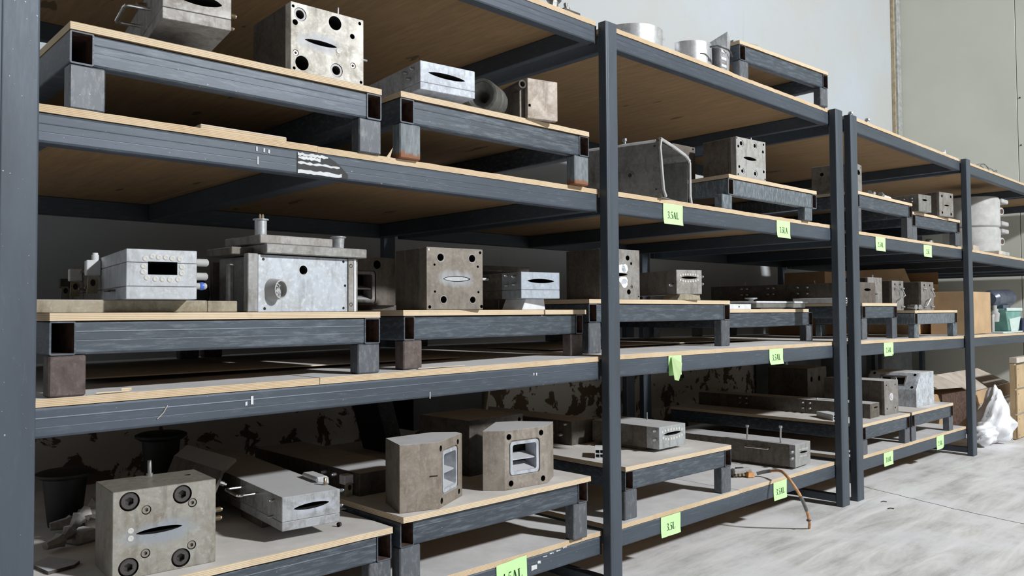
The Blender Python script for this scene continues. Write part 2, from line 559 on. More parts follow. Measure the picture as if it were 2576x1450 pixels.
def die(name, label, loc, rz, w, d, h, mat, splits=(), ysplits=(), holes=(), slot=None, window=None, sockets=(), sleeves=(), plugs=(),
        barbs=(), studs=(), handles=(), tophole=(), sidehole=(), group=None, cat='die block', barbmat='brass', boltmat='bolt', deep=.09,
        slotdeep=None, bev=.002, backmat=None):
    """a heavy tool block: local x along the front, y into the shelf, z up, front face at y=0"""
    t = thing(name, label, cat, loc, rz, group)
    zs = [0.0] + list(splits) + [h]
    ys = [0.0] + list(ysplits) + [d]
    bodies = []
    many = len(zs) + len(ys) > 4
    for i in range(len(zs)-1):
        for j in range(len(ys)-1):
            bm = BM()
            g = .0007
            box(bm, 0, w, ys[j]+(g if j else 0), ys[j+1]-(g if j < len(ys)-2 else 0), zs[i]+(g if i else 0), zs[i+1]-(g if i < len(zs)-2 else 0), bev)
            mm = mat if (j == 0 or backmat is None) else backmat  # darker, browner rear steel, with the shade of unlit sides painted in
            b = finish('die_plate' if many else 'body', bm, mm, t, smooth=0)
            bodies.append((b, ys[j], zs[i], zs[i+1]))
    # cutters
    bm = BM(); any_ = False
    for x, z, r in list(holes) + [(x, z, r*1.13) for x, z, r in sockets] + [(x, z, r*1.0) for x, z, r in sleeves]:
        lathe(bm, [(-.01, r), (min(deep, d*.6), r)], (x, 0, z), (0, 1, 0), 22); any_ = True
    for x, y, r in tophole:
        lathe(bm, [(-.05, r), (.01, r)], (x, y, h), (0, 0, 1), 14); any_ = True
    for y, z, r in sidehole:
        lathe(bm, [(-.01, r), (.03, r)], (0, y, z), (1, 0, 0), 14); any_ = True
    if slot:
        prism(bm, lens(*slot), 'y', -.01, slotdeep or min(.14, d*.7)); any_ = True
    if window:
        x0, z0, x1, z1, dp = window
        prism(bm, [(x0, z0), (x1, z0), (x1, z1), (x0, z1)], 'y', -.01, dp); any_ = True
    if any_:
        cut = cutter_mesh(bm)
        cut.matrix_world = Matrix.Translation(loc) @ Matrix.Rotation(radians(rz), 4, 'Z')
        carve([b[0] for b in bodies], cut)
    else:
        cut = None
        for b in bodies:
            b[0].data.shade_smooth(); b[0].data.set_sharp_from_angle(angle=radians(35))
    for x, z, r in sockets:
        put(t, 'socket', 'bolt', (x, .002, z), (0, -1, 0), r, M[boltmat] if r > .02 else M['bolt_light'])
    for x, z, r in sleeves:
        put(t, 'sleeve', 'sleeve', (x, .003, z), (0, -1, 0), r, M['steel_dark'])
    for x, z, r in plugs:
        put(t, 'plug', 'plug', (x, -.0006, z), (0, -1, 0), r, M['plug'])
    for face, a, b, r in barbs:
        # face l / r: a=y, b=z ; t: a=x, b=y
        if face == 'l': p, dd = (0, a, b), (-1, 0, 0)
        elif face == 'r': p, dd = (w, a, b), (1, 0, 0)
        else: p, dd = (a, b, h), (0, 0, 1)
        put(t, 'barb', 'hose_barb', p, dd, r, M[barbmat])
    for face, a, b, r, L in studs:
        p, dd = {'l': ((0, a, b), (-1, 0, 0)), 'r': ((w, a, b), (1, 0, 0)), 't': ((a, b, h), (0, 0, 1))}[face]
        put(t, 'stud', 'stud', p, dd, r, M['zinc'], L)
    for face, y0, y1, z, out in handles:
        x = 0 if face == 'l' else w
        s = -1 if face == 'l' else 1
        handle(t, [(x, y0, z), (x+s*out, y0, z), (x+s*out, y1, z), (x, y1, z)], .007)
    return t

# ------------------------------------------------------------------ the setting
def struct(name, bm, mat, loc=None):
    o = finish(name, bm, mat, None, smooth=0, loc=loc)
    o['kind'] = 'structure'
    return o
bm = BM(); box(bm, -9, 15.2, -14, 3.2, -.2, 0); struct('floor', bm, M['floor'])
bm = BM(); box(bm, -9, 14.45, 2.5, 2.75, 0, 7.5); struct('wall_back', bm, M['wall'])
we = bpy.data.objects.new('wall_right', None); COL.objects.link(we); we['kind'] = 'structure'; we.location = (14.45, 0, 0)
y1 = 2.50
for i, y0 in enumerate((.669, -1.17, -3.0, -4.84, -6.68, -8.5)):
    bm = BM(); box(bm, 0, .08, y0+.004, y1-.004, 0, 7.5, .004)
    finish('wall_panel', bm, M['end'], we, 0)
    y1 = y0
bm = BM(); box(bm, .05, .2, -8.5, 2.5, 0, 7.5); finish('backing', bm, M['weld'], we, 0)
for z in (4.9, 4.15):
    bm = BM(); lathe(bm, [(0, .012), (-.01, .012)], (0, .63, z), (1, 0, 0), 8); finish('screw', bm, M['weld'], we)
# corner trim: grey post and a strip of timber
tr = bpy.data.objects.new('trim_1', None); COL.objects.link(tr); tr['kind'] = 'structure'
bm = BM(); box(bm, 14.30, 14.45, 2.40, 2.5, 0, 7.5, .01); finish('corner_post', bm, plain('trim_grey', (.36, .37, .36), .6), tr, 0)
bm = BM(); box(bm, 14.26, 14.30, 2.44, 2.5, 0, 7.5, .006); finish('timber_strip', bm, plain('trim_timber', (.40, .33, .22), .8), tr, 0)
# floor joint
bm = BM()
for a, b in (((4.2, -2.2), (7.02, .02)), ((6.92, -.70), (6.60, -1.9)), ((6.92, -.70), (7.3, .3))):
    A, B = Vector((*a, .0008)), Vector((*b, .0008)); nrm = (B-A).cross(Vector((0, 0, 1))).normalized()*.004
    if a[0] > 5:
        n = 14; prev = None
        for i in range(n+1):
            p = A.lerp(B, i/n) + nrm*random.uniform(-2, 2)
            q = [bm.verts.new(p-nrm), bm.verts.new(p+nrm)]
            if prev: bm.faces.new((prev[0], prev[1], q[1], q[0]))
            prev = q
fc = finish('floor_crack', bm, M['bore'], None, 0); fc['kind'] = 'structure'

# ------------------------------------------------------------------ storage racks
LV = {  # level: bays (xL, xR, zL, zR) of the beam tops; fifth bay is added, unseen, to shade the end wall
 'A': [(.665, 3.44, 3.195, 3.187), (3.585, 6.36, 3.189, 3.184), (6.76, 9.50, 3.199, 3.182), (9.66, 12.35, 3.181, 3.174), (12.46, 14.30, 3.174, 3.170)],
 'B': [(.665, 3.44, 2.227, 2.231), (3.585, 6.36, 2.234, 2.237), (6.76, 9.50, 2.221, 2.224), (9.66, 12.35, 2.213, 2.190), (12.46, 14.30, 2.190, 2.188)],
 'C': [(.665, 3.44, 1.272, 1.292), (3.585, 6.36, 1.2955, 1.288), (6.76, 9.50, 1.2835, 1.261), (9.66, 12.35, 1.260, 1.245), (12.46, 14.30, 1.245, 1.243)],
 'D': [(.665, 3.44, .340, .327), (3.585, 6.36, .331, .327), (6.76, 9.50, .308, .290), None]}
PT = .028
def zb(l, x):
    b = None
    for q in LV[l]:
        if q and x <= q[1]+.12: b = q; break
    b = b or [q for q in LV[l] if q][-1]
    t = (x-b[0])/(b[1]-b[0])
    return b[2] + (b[3]-b[2])*t
def zt(l, x):
    return zb(l, x) + PT

def beam_bm(x0, x1, z0, z1, yf=0.0, th=.055, H=.10):
    """rolled section along x with rounded corners and a shallow rib line"""
    bm = BM()
    sec = []
    r = .009
    for cy, cz, a0 in ((r, -r, 180), (r, -H+r, 90),):
        pass
    # (y, z) around: top-back, top-front rounded, rib, bottom-front rounded, bottom-back
    sec += [(th, 0), (r, 0), (r*.4, -r*.25), (0, -r)]
    for zc in (.036,):
        sec += [(0, -zc+.003), (-.0010, -zc), (0, -zc-.003)]
    sec += [(0.0, -.062), (.0004, -.064), (0.0, -.066), (0, -H+r), (r*.4, -H+r*.25), (r, -H), (th, -H)]
    A = [bm.verts.new((x0, yf+y, z0+z)) for y, z in sec]
    B = [bm.verts.new((x1, yf+y, z1+z)) for y, z in sec]
    n = len(sec)
    for i in range(n):
        bm.faces.new((A[i], A[(i+1) % n], B[(i+1) % n], B[i]))
    bm.faces.new(A[::-1]); bm.faces.new(B)
    return bm

def post(parent, x0, x1, y0, y1, h, name='post'):
    bm = BM()
    xm = x0 + (x1-x0)*.2
    r = .007
    sec = [(x0+r, y0), (xm-.003, y0), (xm, y0-.0012), (xm+.003, y0), (x1-r, y0), (x1-r*.3, y0+r*.3), (x1, y0+r), (x1, y1-r), (x1-r, y1), (x0+r, y1), (x0, y1-r), (x0, y0+r), (x0+r*.3, y0+r*.3)]
    prism(bm, sec, 'z', 0, h)
    return finish(name, bm, M['post'], parent, 0)

racks = [thing('storage_rack', 'near slate-grey steel shelving rack filling the left and middle of the picture, with plywood shelves', 'rack', (.54, 0, 0)),
         thing('storage_rack', 'far slate-grey steel shelving rack at the right, beyond the paired posts', 'rack', (6.64, 0, 0))]
for rk in racks: rk['origin_x'] = rk.location.x
def RB(rk, bm):
    bmesh.ops.translate(bm, verts=bm.verts, vec=(-rk.location.x, 0, 0)); return bm
YD = 2.16
class OffParent: pass
def rpost(rk, x0, x1, h=3.205):
    o = post(rk, x0-rk.location.x, x1-rk.location.x, -.06, 0, h)
    post(rk, x0-rk.location.x, x1-rk.location.x, YD-.06, YD, h)
rpost(racks[0], .535, .665); rpost(racks[0], 3.466, 3.567); rpost(racks[0], 6.357, 6.488)
rpost(racks[1], 6.635, 6.763); rpost(racks[1], 9.53, 9.66); rpost(racks[1], 12.35, 12.46); rpost(racks[1], 14.28, 14.39)  # last posts carry the unseen bay added for its shade
JOINT = {('A', 0): [2.1], ('B', 0): [1.69], ('C', 0): [1.70], ('D', 0): [3.2], ('A', 1): [4.9], ('B', 1): [5.0], ('C', 1): [4.62], ('D', 1): [4.9],
         ('A', 2): [7.9], ('B', 2): [7.98], ('C', 2): [7.9], ('D', 2): [8.0], ('A', 3): [], ('B', 3): [10.75], ('C', 3): [], ('A', 4): [], ('B', 4): [], ('C', 4): []}
MIDX = {0: 1.78, 1: 4.98, 2: 8.2, 3: 11.0, 4: 13.4}
for lv, bays in LV.items():
    for bi, q in enumerate(bays):
        if not q: continue
        rk = racks[0] if bi < 2 else racks[1]
        xl, xr, zl, zr = q
        ox = rk.location.x
        # front beam meets the posts from behind them
        finish('front_beam', RB(rk, beam_bm(xl, xr, zl, zr)), M['paint'], rk, 0)
        bm = BM(); hexa(bm, [(xl, YD-.12, zl-.1), (xr, YD-.12, zr-.1), (xr, YD-.062, zr-.1), (xl, YD-.062, zl-.1), (xl, YD-.12, zl), (xr, YD-.12, zr), (xr, YD-.062, zr), (xl, YD-.062, zl)], .004)
        finish('rear_beam', RB(rk, bm), M['paint'], rk, 0)
        # end plates welded to the posts
        for xa, xb, z in ((xr+.0005, xr+.024, zr), (xl-.02, xl-.0005, zl)):
            bm = BM(); box(bm, xa, xb, .004, .05, z-.105, z+.003, .003)
            finish('end_plate', RB(rk, bm), M['weld'], rk, 0)
        # beams running into the depth: both ends and the middle
        for xc, ww in ((xl+.03, .05), (MIDX[bi], .09), (xr-.03, .05)):
            if lv == 'A' and ww > .06: continue
            z = zb(lv, xc)
            bm = BM(); box(bm, xc-ww/2, xc+ww/2, .056, YD-.121, z-.1, z-.0008, .004)
            finish('cross_beam', RB(rk, bm), M['paint'], rk, 0)
        # plywood sheets
        xs = [xl-.02] + JOINT[(lv, bi)] + [xr+.02]
        for k in range(len(xs)-1):
            a, b = xs[k], xs[k+1]
            g = .002
            th = PT - .0006
            yf = -.001 if k == 0 else .004
            bm = BM()
            n = max(2, int((b-a)/.045))
            rows = []
            for i in range(n+1):
                x = a+g + (b-a-2*g)*i/n
                z = zl + (zr-zl)*(x-xl)/(xr-xl) + .0004
                jf = random.uniform(-.0015, .0015); jt = random.uniform(-.0012, .0003)
                rows.append([bm.verts.new(p) for p in ((x, yf+jf, z), (x, yf+jf+random.uniform(-.001, .002), z+th+jt), (x, YD-.07, z+th), (x, YD-.07, z))])
            for r0, r1 in zip(rows, rows[1:]):
                for q4 in range(4):
                    bm.faces.new((r0[q4], r0[(q4+1) % 4], r1[(q4+1) % 4], r1[q4]))
            bm.faces.new(rows[0][::-1]); bm.faces.new(rows[-1])
            finish('shelf_board', RB(rk, bm), M['ply'], rk, 0)
# bottom side rails near the floor
for rk, x in ((racks[0], 6.40), (racks[1], 9.58), (racks[0], 3.5)):
    bm = BM(); box(bm, x-.03, x+.03, .001, YD-.061, .03, .09, .004)
    finish('foot_rail', RB(rk, bm), M['paint'], rk, 0)
# peeled sticker, chalk and paint marks on the first bay's beams
def mark(rk, pts, mat, name='paint_mark', y=-.0026):
    bm = BM()
    vs = [bm.verts.new((x-rk.location.x, y, z)) for x, z in pts]
    v2 = [bm.verts.new((x-rk.location.x, y+.002, z)) for x, z in pts]
    n = len(vs)
    bm.faces.new(vs[::-1]); bm.faces.new(v2)
    for i in range(n): bm.faces.new((vs[i], vs[(i+1) % n], v2[(i+1) % n], v2[i]))
    return finish(name, bm, mat, rk, 0)
def rag(x0, x1, z0, z1, n=14, j=.003):
    up = [(x0+(x1-x0)*i/n, z1+random.uniform(-j, j)) for i in range(n+1)]
    dn = [(x0+(x1-x0)*i/n, z0+random.uniform(-j, j)) for i in range(n+1)]
    return dn + up[::-1]
R0, R1 = racks
zz = zb('B', 1.7)
o = mark(R0, [(1.595, zz-.094), (1.83, zz-.094), (1.83, zz-.075), (1.80, zz-.05), (1.77, zz-.028), (1.735, zz-.012), (1.595, zz-.01)], M['black'], 'peeled_sticker'); o['label'] = 'torn black and white sticker'
for a, b, c, d in ((1.597, 1.735, zz-.022, zz-.011), (1.60, 1.70, zz-.036, zz-.024), (1.597, 1.79, zz-.055, zz-.047), (1.597, 1.80, zz-.092, zz-.078)):
    mark(R0, rag(a, b, c, d), M['dust'], 'sticker_scrap', -.0032)
for x, z, w_, h_ in ((1.42, zz-.012, .006, .018), (1.425, zz-.05, .005, .03), (1.45, zz-.014, .007, .016), (1.47, zz-.017, .007, .015)):
    mark(R0, rag(x, x+w_, z-h_, z, 2, .001), M['dust'])
zc = zb('C', 1.4)
for x, z, w_, h_ in ((1.38, zc-.042, .008, .014), (1.402, zc-.022, .010, .032), (2.93, zb('C', 2.9)-.03, .006, .012), (2.95, zb('C', 2.9)-.03, .006, .013), (2.26, zb('C', 2.26)-.075, .004, .03)):
    mark(R0, rag(x, x+w_, z-h_, z, 2, .0012), M['dust'])
for x, z, w_, h_ in ((2.905, .282, .04, .022), (2.95, .298, .022, .014)):
    o = mark(R0, rag(x, x+w_, z-h_, z, 3, .003), M['dust'])
for x, z in ((2.99, .312), (3.04, .318), (3.09, .322), (3.14, .328)):
    mark(R0, rag(x, x+.03, z-.004, z, 3, .002), M['dust'])
bm = BM(); tube(bm, [(1.055-.54, -.004, zc-.075), (1.075-.54, -.005, zc-.055), (1.09-.54, -.004, zc-.03)], .0018, 5)
finish('straw', bm, M['card_grey'], R0)

# ------------------------------------------------------------------ tube stands with plywood tops
STAND = {}
def stand(key, label, lv, x, y, rz, w, zft, depth=1.9, mat='stand', legmat=None, tw=.075, ply=.027, over=(0, 0, .004), legs=((.0, .112), (.0, .112)), group='steel stands with plywood tops on the rack shelves', joint=None, th=.112):
    t = thing('steel_stand', label, 'stand', (x, y, zft), rz, group)
    m_ = M[mat]; lm = None if isinstance(legmat, tuple) else M[legmat or ('leg' if mat == 'stand' else mat)]
    for x0 in (0, w-tw):
        bm = BM(); recttube(bm, x0, x0+tw, -th, 0, 0, depth)
        finish('side_tube', bm, m_, t, mats=[m_, M['rust']])
    for y0, nm in ((.004, 'front_beam'), (depth-.06, 'rear_beam')):
        bm = beam_bm(tw+.0006, w-tw-.0006, 0, 0, y0, .05, th)
        finish(nm, bm, m_, t, 0)
    a = radians(rz)
    for k, (off, lw) in enumerate(legs):
        for yy in (.0, depth-.065):
            x0 = off if k == 0 else w-off-lw
            wx = x + x0*cos(a) - yy*sin(a)
            hb = zt(lv, wx+lw/2) - zft + .0006
            bm = BM(); box(bm, x0, x0+lw, yy+.002, yy+.066, hb, -th-.0006, .005)
            o = finish('leg', bm, (M[legmat[k]] if isinstance(legmat, tuple) else lm), t, 0)
    xs = [over[0]] + ([joint] if joint else []) + [w+over[1]]
    for i in range(len(xs)-1):
        bm = BM()
        n = 16
        rows = []
        a0, b0 = xs[i]+(.006 if i else 0), xs[i+1]-(.006 if i < len(xs)-2 else 0)
        for j in range(n+1):
            xx = a0+(b0-a0)*j/n
            jf = random.uniform(-.0018, .0018)
            rows.append([bm.verts.new(p) for p in ((xx, -over[2]+jf, .0008), (xx, -over[2]+jf+.001, ply), (xx, depth, ply), (xx, depth, .0008))])
        for r0, r1 in zip(rows, rows[1:]):
            for q4 in range(4):
                bm.faces.new((r0[q4], r0[(q4+1) % 4], r1[(q4+1) % 4], r1[q4]))
        bm.faces.new(rows[0][::-1]); bm.faces.new(rows[-1])
        finish('plywood_top', bm, M['ply_top'], t, 0)
    STAND[key] = (x, y, zft+ply, rz, w)
    return t

stand('A2', 'steel stand alone on the topmost shelf beside the double posts, against the white wall', 'A', 5.088, .054, -3.6, 1.225, 3.4725, 1.5, 'stand')
stand('B1', 'steel stand at top left of the picture carrying the die block with four large holes', 'B', .765, 0, -.6, 1.228, 2.518)
stand('B2', 'steel stand on the second shelf carrying the thick ring and the pale plate', 'B', 2.088, -.02, -1.1, 1.243, 2.528, legmat='leg_foot_rust')
stand('B3', 'small streaky galvanised stand behind the sheet metal box, above the 3.5LA tag', 'B', 4.822, 0, -1.6, 1.226, 2.476, mat='galv', tw=.065, legs=((-.07, .12), (.065, .11)))
stand('B4', 'steel stand right of the double posts on the second shelf, with fittings lying on top', 'B', 6.852, 0, 0, 1.262, 2.569, mat='stand')
stand('B5', 'steel stand on the second shelf by the far post carrying two small die blocks', 'B', 8.20, .03, -2.4, 1.20, 2.502, mat='stand')
stand('C1', 'steel stand at left on the third shelf with a brown left leg', 'C', .714, 0, 1.2, 1.297, 1.549, legmat=('legrust', 'leg'), tw=.08)
stand('C2', 'steel stand under the big four-hole die, its plywood top in two pieces', 'C', 2.165, .063, 4.5, 1.35, 1.556, legmat='legrust', joint=.99, tw=.066, over=(-.012, .02, .01))
stand('C3', 'steel stand right of the middle post on the third shelf, higher than its neighbour', 'C', 3.60, .2, 0, 1.55, 1.619, 1.75)
stand('C4', 'low steel stand on the third shelf with a flat grey cover lying on its top', 'C', 5.20, .3, 0, 1.44, 1.557, 1.65, over=(0, -.075, .004))
stand('C5', 'steel stand with chipped plywood on the third shelf right of the double posts', 'C', 7.265, .141, 0, .80, 1.61, 1.8)
stand('C6', 'pale galvanised stand on the third shelf in front of the cardboard box', 'C', 8.189, .024, 0, 1.20, 1.541, 1.0, mat='galv')
stand('D1', 'steel stand at bottom left on the lowest shelf under the large bolted die block', 'D', .75, 0, 0, 1.3, .614, over=(0, .0, .01))
stand('D2', 'steel stand on the lowest shelf carrying two chamfered die blocks with square windows', 'D', 2.075, -.03, 0, 1.235, .658, over=(-.0, .0, .025))
stand('D3', 'steel stand on the lowest shelf just right of the middle post', 'D', 3.709, .03, -1, 1.115, .641)
stand('D4', 'dusty steel stand on the lowest shelf right of the double posts with long dies behind', 'D', 6.884, 0, 0, 1.06, .573, 1.95)
stand('D5', 'steel stand on the lowest shelf under the block with slanted window face', 'D', 7.99, 0, 0, 1.13, .576, 1.6)

# ------------------------------------------------------------------ second shelf: dies, ring, plate, box
PACK = []
def packing(t, w, d, h, mat='steel_brown'):
    for y in (.36, d-.2):
        bm = BM(); box(bm, .03, w-.03, y, y+.07, -h+.0004, -.0006, .002); finish('packing_bar', bm, M[mat], t, 0)
G_DIE = 'extrusion die blocks stored on the rack'
t = die('extrusion_die', 'worn steel die with a wide slot at the top left, cut by the picture edge', (1.05, -.035, 2.617), -8.9, .24, .95, .175, M['steel_grey'],
    splits=(.042,), slot=(.03, .100, .205, .088, .019), barbs=(('r', .05, .075, .011), ('r', .06, .03, .009), ('l', .30, .14, .012)), handles=(('l', .22, .43, .10, .085),), group=G_DIE)
packing(t, .24, .95, .0715)
die('extrusion_die', 'pale square die block with four large holes and a slot, at the top left', (1.571, -.062+.07, 2.5457), -2.2, .336, .36, .284,
    steel('pale_face_steel', (.64, .62, .57), (.32, .29, .24), .55, .62, .15, patch=(.13, .14, .12, .045, (.40, .43, .48))), ysplits=(.05,), backmat=M['steel_dark'],
    holes=[(.199, .24, .0296), (.019, .202, .0118), (.317, .266, .0073), (.281, .202, .0114), (.049, .041, .0296), (.015, .014, .0064), (.323, .013, .0068), (.01, .266, .0064)],
    sleeves=[(.041, .239, .0276), (.206, .042, .029)], sockets=[(.022, .078, .0113), (.284, .077, .0119)], plugs=[(.216, .125, .0112)],
    slot=(.062, .141, .207, .139, .009), studs=(('t', .24, .05, .009, 1.0), ('r', .05, .13, .009, 1.0)), group=G_DIE)
t = die('extrusion_die', 'small silver die with one long slot on the stand left of the thick ring', (2.229, .02, 2.60), -6.7, .304, .75, .133,
    steel('silver_face', (.56, .61, .68), (.36, .37, .39), .6, .62, .15), splits=(.034,), slot=(.044, .083, .246, .076, .011), barbmat='zinc', backmat=M['steel_dark'],
    barbs=(('l', .057, .104, .0085), ('l', .09, .064, .0085), ('l', .12, .1, .0085)), handles=(('l', .4, .58, .09, .05),), group=G_DIE)
packing(t, .30, .75, .0445)
# thick ring
t = thing('thick_ring', 'thick dark steel ring with a tapered bore lying beside the silver die', 'ring', (2.60, .02, 2.5557+.0835))
bm = BM()
ax = Vector((sin(radians(62)), cos(radians(62)), 0))
prof = [(0, .076), (.003, .083), (.085, .083), (.088, .081), (.091, .083), (.17, .083), (.173, .08), (.173, .03), (.06, .026), (.045, .03), (.012, .056), (.008, .066), (0, .068)]
rr = []
X, Y, D_ = basis(ax)
for s, r in prof:
    rr.append([bm.verts.new(D_*s + X*r*cos(2*pi*i/36) + Y*r*sin(2*pi*i/36)) for i in range(36)])
for a, b in zip(rr, rr[1:]+rr[:1]):
    for i in range(36): bm.faces.new((a[i], a[(i+1) % 36], b[(i+1) % 36], b[i]))
finish('ring_body', bm, steel('ring_steel', (.17, .17, .155), (.09, .085, .075), .5, .5, .5, dust=False), t)
# plate on edge with pipe stub
t = thing('plate_block', 'upright pale steel plate fixed to a brown block, right of the ring', 'die block', (2.855, -.05, 2.5557), -15)
bm = BM(); box(bm, 0, .178, 0, .03, 0, .204, .002); p_ = finish('front_plate', bm, steel('pinkish_plate', (.50, .44, .38), (.30, .24, .19), .55, .62, .12), t, 0)
c_ = BM(); prism(c_, [(.004, .058), (.018, .058), (.018, .072), (.004, .072)], 'y', -.01, .02); cu = cutter_mesh(c_)
cu.matrix_world = Matrix.Translation((2.855, -.05, 2.5557)) @ Matrix.Rotation(radians(-15), 4, 'Z'); carve([p_], cu)
bm = BM(); box(bm, -.03, .16, .032, .26, 0, .195, .002); finish('body', bm, M['steel_brown'], t, 0)
bm = BM(); lathe(bm, [(0, .022), (-.1, .022), (-.1, .014), (-.03, .014)], (-.035, .09, .165), (0, 1, 0), 16); finish('pipe_stub', bm, M['steel_dark'], t)
# loose board on second shelf
bm = BM(); box(bm, 1.235, 1.59, .075, .26, zt('B', 1.4)+.001, zt('B', 1.4)+.034, .003)
tag(finish('loose_board', bm, M['ply_top'], None, 0), 'short dusty board lying on the second shelf under the top left stand', 'board')

# sheet metal box, open to the right-front
t = thing('sheet_metal_box', 'dull sheet metal box with open front beside the middle post, second shelf', 'box', (4.02, -.03, zt('B', 4.1)+.003), 11.2)
w_, d_, h_ = .395, .62, .335
def sheet(bm, a, b, c, d, th):
    a, b, c, d = map(Vector, (a, b, c, d)); n = (b-a).cross(d-a).normalized()*th
    return hexa(bm, [a, b, b+n, a+n, d, c, c+n, d+n])
bm = BM(); hexa(bm, [(.0, 0, 0), (.004, 0, 0), (.004, d_, 0), (0, d_, 0), (-.035, .0, h_), (-.031, 0, h_), (-.031, d_, h_), (-.035, d_, h_)])
ls = finish('side_panel', bm, M['stainless'], t, 0)
c_ = BM(); lathe(c_, [(-.05, .016), (.05, .016)], (-.01, .20, .15), (1, 0, 0), 16); lathe(c_, [(-.05, .022), (.05, .022)], (-.02, .36, .245), (1, 0, 0), 18, sx=1, sy=1.5)
cu = cutter_mesh(c_); cu.matrix_world = Matrix.Translation(t.location) @ Matrix.Rotation(radians(11.2), 4, 'Z'); carve([ls], cu)
bm = BM(); box(bm, w_-.004, w_, 0, d_, 0, h_-.06); finish('side_panel', bm, M['stainless'], t, 0)
bm = BM(); hexa(bm, [(-.03, 0, h_-.004), (w_-.05, 0, h_-.03), (w_-.05, d_, h_-.03), (-.03, d_, h_-.004), (-.03, 0, h_), (w_-.05, 0, h_-.026), (w_-.05, d_, h_-.026), (-.03, d_, h_)]); finish('top_panel', bm, M['stainless'], t, 0)
bm = BM(); hexa(bm, [(w_-.05, 0, h_-.03), (w_, 0, h_-.062), (w_, d_, h_-.062), (w_-.05, d_, h_-.03), (w_-.05, 0, h_-.026), (w_, 0, h_-.058), (w_, d_, h_-.058), (w_-.05, d_, h_-.026)]); finish('corner_panel', bm, M['stainless'], t, 0)
bm = BM(); box(bm, .004, w_-.004, d_-.004, d_, 0, h_-.07); finish('back_panel', bm, M['stainless'], t, 0)
bm = BM(); box(bm, .0, w_, .001, d_-.004, -.002, .002); finish('bottom_panel', bm, M['stainless'], t, 0)
for pts in ([(.03, -.012, .005), (-.002, -.012, .045), (-.045, -.012, h_-.04), (-.03, -.012, h_+.012)], [(-.045, -.012, h_+.014), (.15, -.012, h_-.004), (w_-.06, -.012, h_-.03), (w_+.01, -.012, h_-.055)],
            [(w_-.03, -.012, h_-.03), (w_+.012, -.012, h_-.07), (w_+.012, -.012, .05), (w_+.03, -.012, .004)]):
    bm = BM(); tube(bm, pts, .010, 6); finish('rim_seal', bm, M['casting'], t)
bm = BM(); tube(bm, [(-.038, .02, h_+.004), (-.038, d_, h_+.004)], .009, 6); finish('top_flange', bm, M['profile'], t)
bm = BM(); lathe(bm, [(0, .03), (-.02, .03), (-.02, .022), (-.004, .022)], (-.022, .36, .245), (1, 0, 0), 18, sx=1, sy=1.5); finish('oval_port', bm, M['stainless'], t)
bm = BM(); lathe(bm, [(0, .024), (-.014, .02), (-.014, .013), (0, .013)], (-.016, .20, .15), (1, 0, 0), 16); finish('round_port', bm, M['stainless'], t)
bm = BM(); lathe(bm, [(0, .008), (.02, .008), (.02, .014), (.035, .014)], (-.035, .23, h_+.01), (0, 0, 1), 12); finish('top_bolt', bm, M['zinc'], t)
for y, z in ((.03, .31), (.035, .05), (.16, .005)):
    bm = BM(); lathe(bm, [(0, .006), (-.003, .006)], (-.035*z/h_, y, z), (1, 0, 0), 8); finish('screw', bm, M['bolt'], t)

die('extrusion_die', 'grey die block with recessed bolt holes and central slot on the streaky galvanised stand', (4.966, .02, 2.5045), -5.6, .345, .288, .281, steel('grey_face', (.38, .38, .36), (.25, .23, .2), .35, .5, .4),
    ysplits=(.05, .07), backmat=M['steel_brown'], holes=[(.008, .27, .0058), (.32, .261, .0085), (.023, .215, .0103), (.312, .208, .0113), (.031, .073, .0103), (.318, .065, .0106), (.018, .018, .0068), (.333, .012, .0071)],
    sleeves=[(.06, .24, .0241), (.219, .241, .0224), (.07, .046, .0206), (.219, .042, .0224)], slot=(.083, .142, .233, .14, .011), studs=(('t', .255, .06, .008, .8), ('r', .06, .13, .01, .35)), group=G_DIE)
die('extrusion_die', 'brown die block half hidden behind the sheet metal box and the grey die', (4.78, .42, 2.5045), -4, .26, .3, .27, M['steel_brown'], holes=[(.235, .255, .008), (.2, .02, .008)], group=G_DIE)
die('extrusion_die', 'tall narrow brown die block seen edge-on just right of the double posts, second shelf', (6.873, .01, 2.5972), 8, .20, .37, .243, M['steel_grey'], ysplits=(.022,), backmat=M['steel_brown'],
    slot=(.05, .17, .15, .17, .02), holes=[(.02, .02, .008), (.17, .22, .008)], sidehole=[(.28, .17, .016)], barbs=(('l', .06, .13, .012), ('l', .06, .11, .009)), barbmat='zinc', group=G_DIE)
die('extrusion_die', 'low dark block with two holes behind the narrow brown die', (6.62+.25, .60, 2.5972), 0, .3, .3, .09, M['steel_dark'], sidehole=[(.1, .05, .015), (.2, .05, .012)], group=G_DIE)
die('extrusion_die', 'small grey die with a slot beside the far post on the second shelf', (8.115+.12, -.02, 2.5302), -9, .233, .42, .168, M['stainless'], slot=(.064, .116, .155, .117, .009), barbmat='zinc',
    barbs=(('l', .06, .13, .008), ('l', .06, .10, .008), ('l', .14, .13, .008), ('l', .14, .10, .008)), group=G_DIE)
die('extrusion_die', 'small grey die block with four holes touching the far post on the second shelf', (8.80, -.02, 2.5302), -9, .279, .25, .247, M['steel_grey'],
    holes=[(.23, .211, .0147), (.053, .207, .0145), (.055, .037, .0145), (.23, .03, .0146)], slot=(.095, .115, .193, .116, .008), ysplits=(.03, .12), backmat=M['steel_brown'], group=G_DIE)

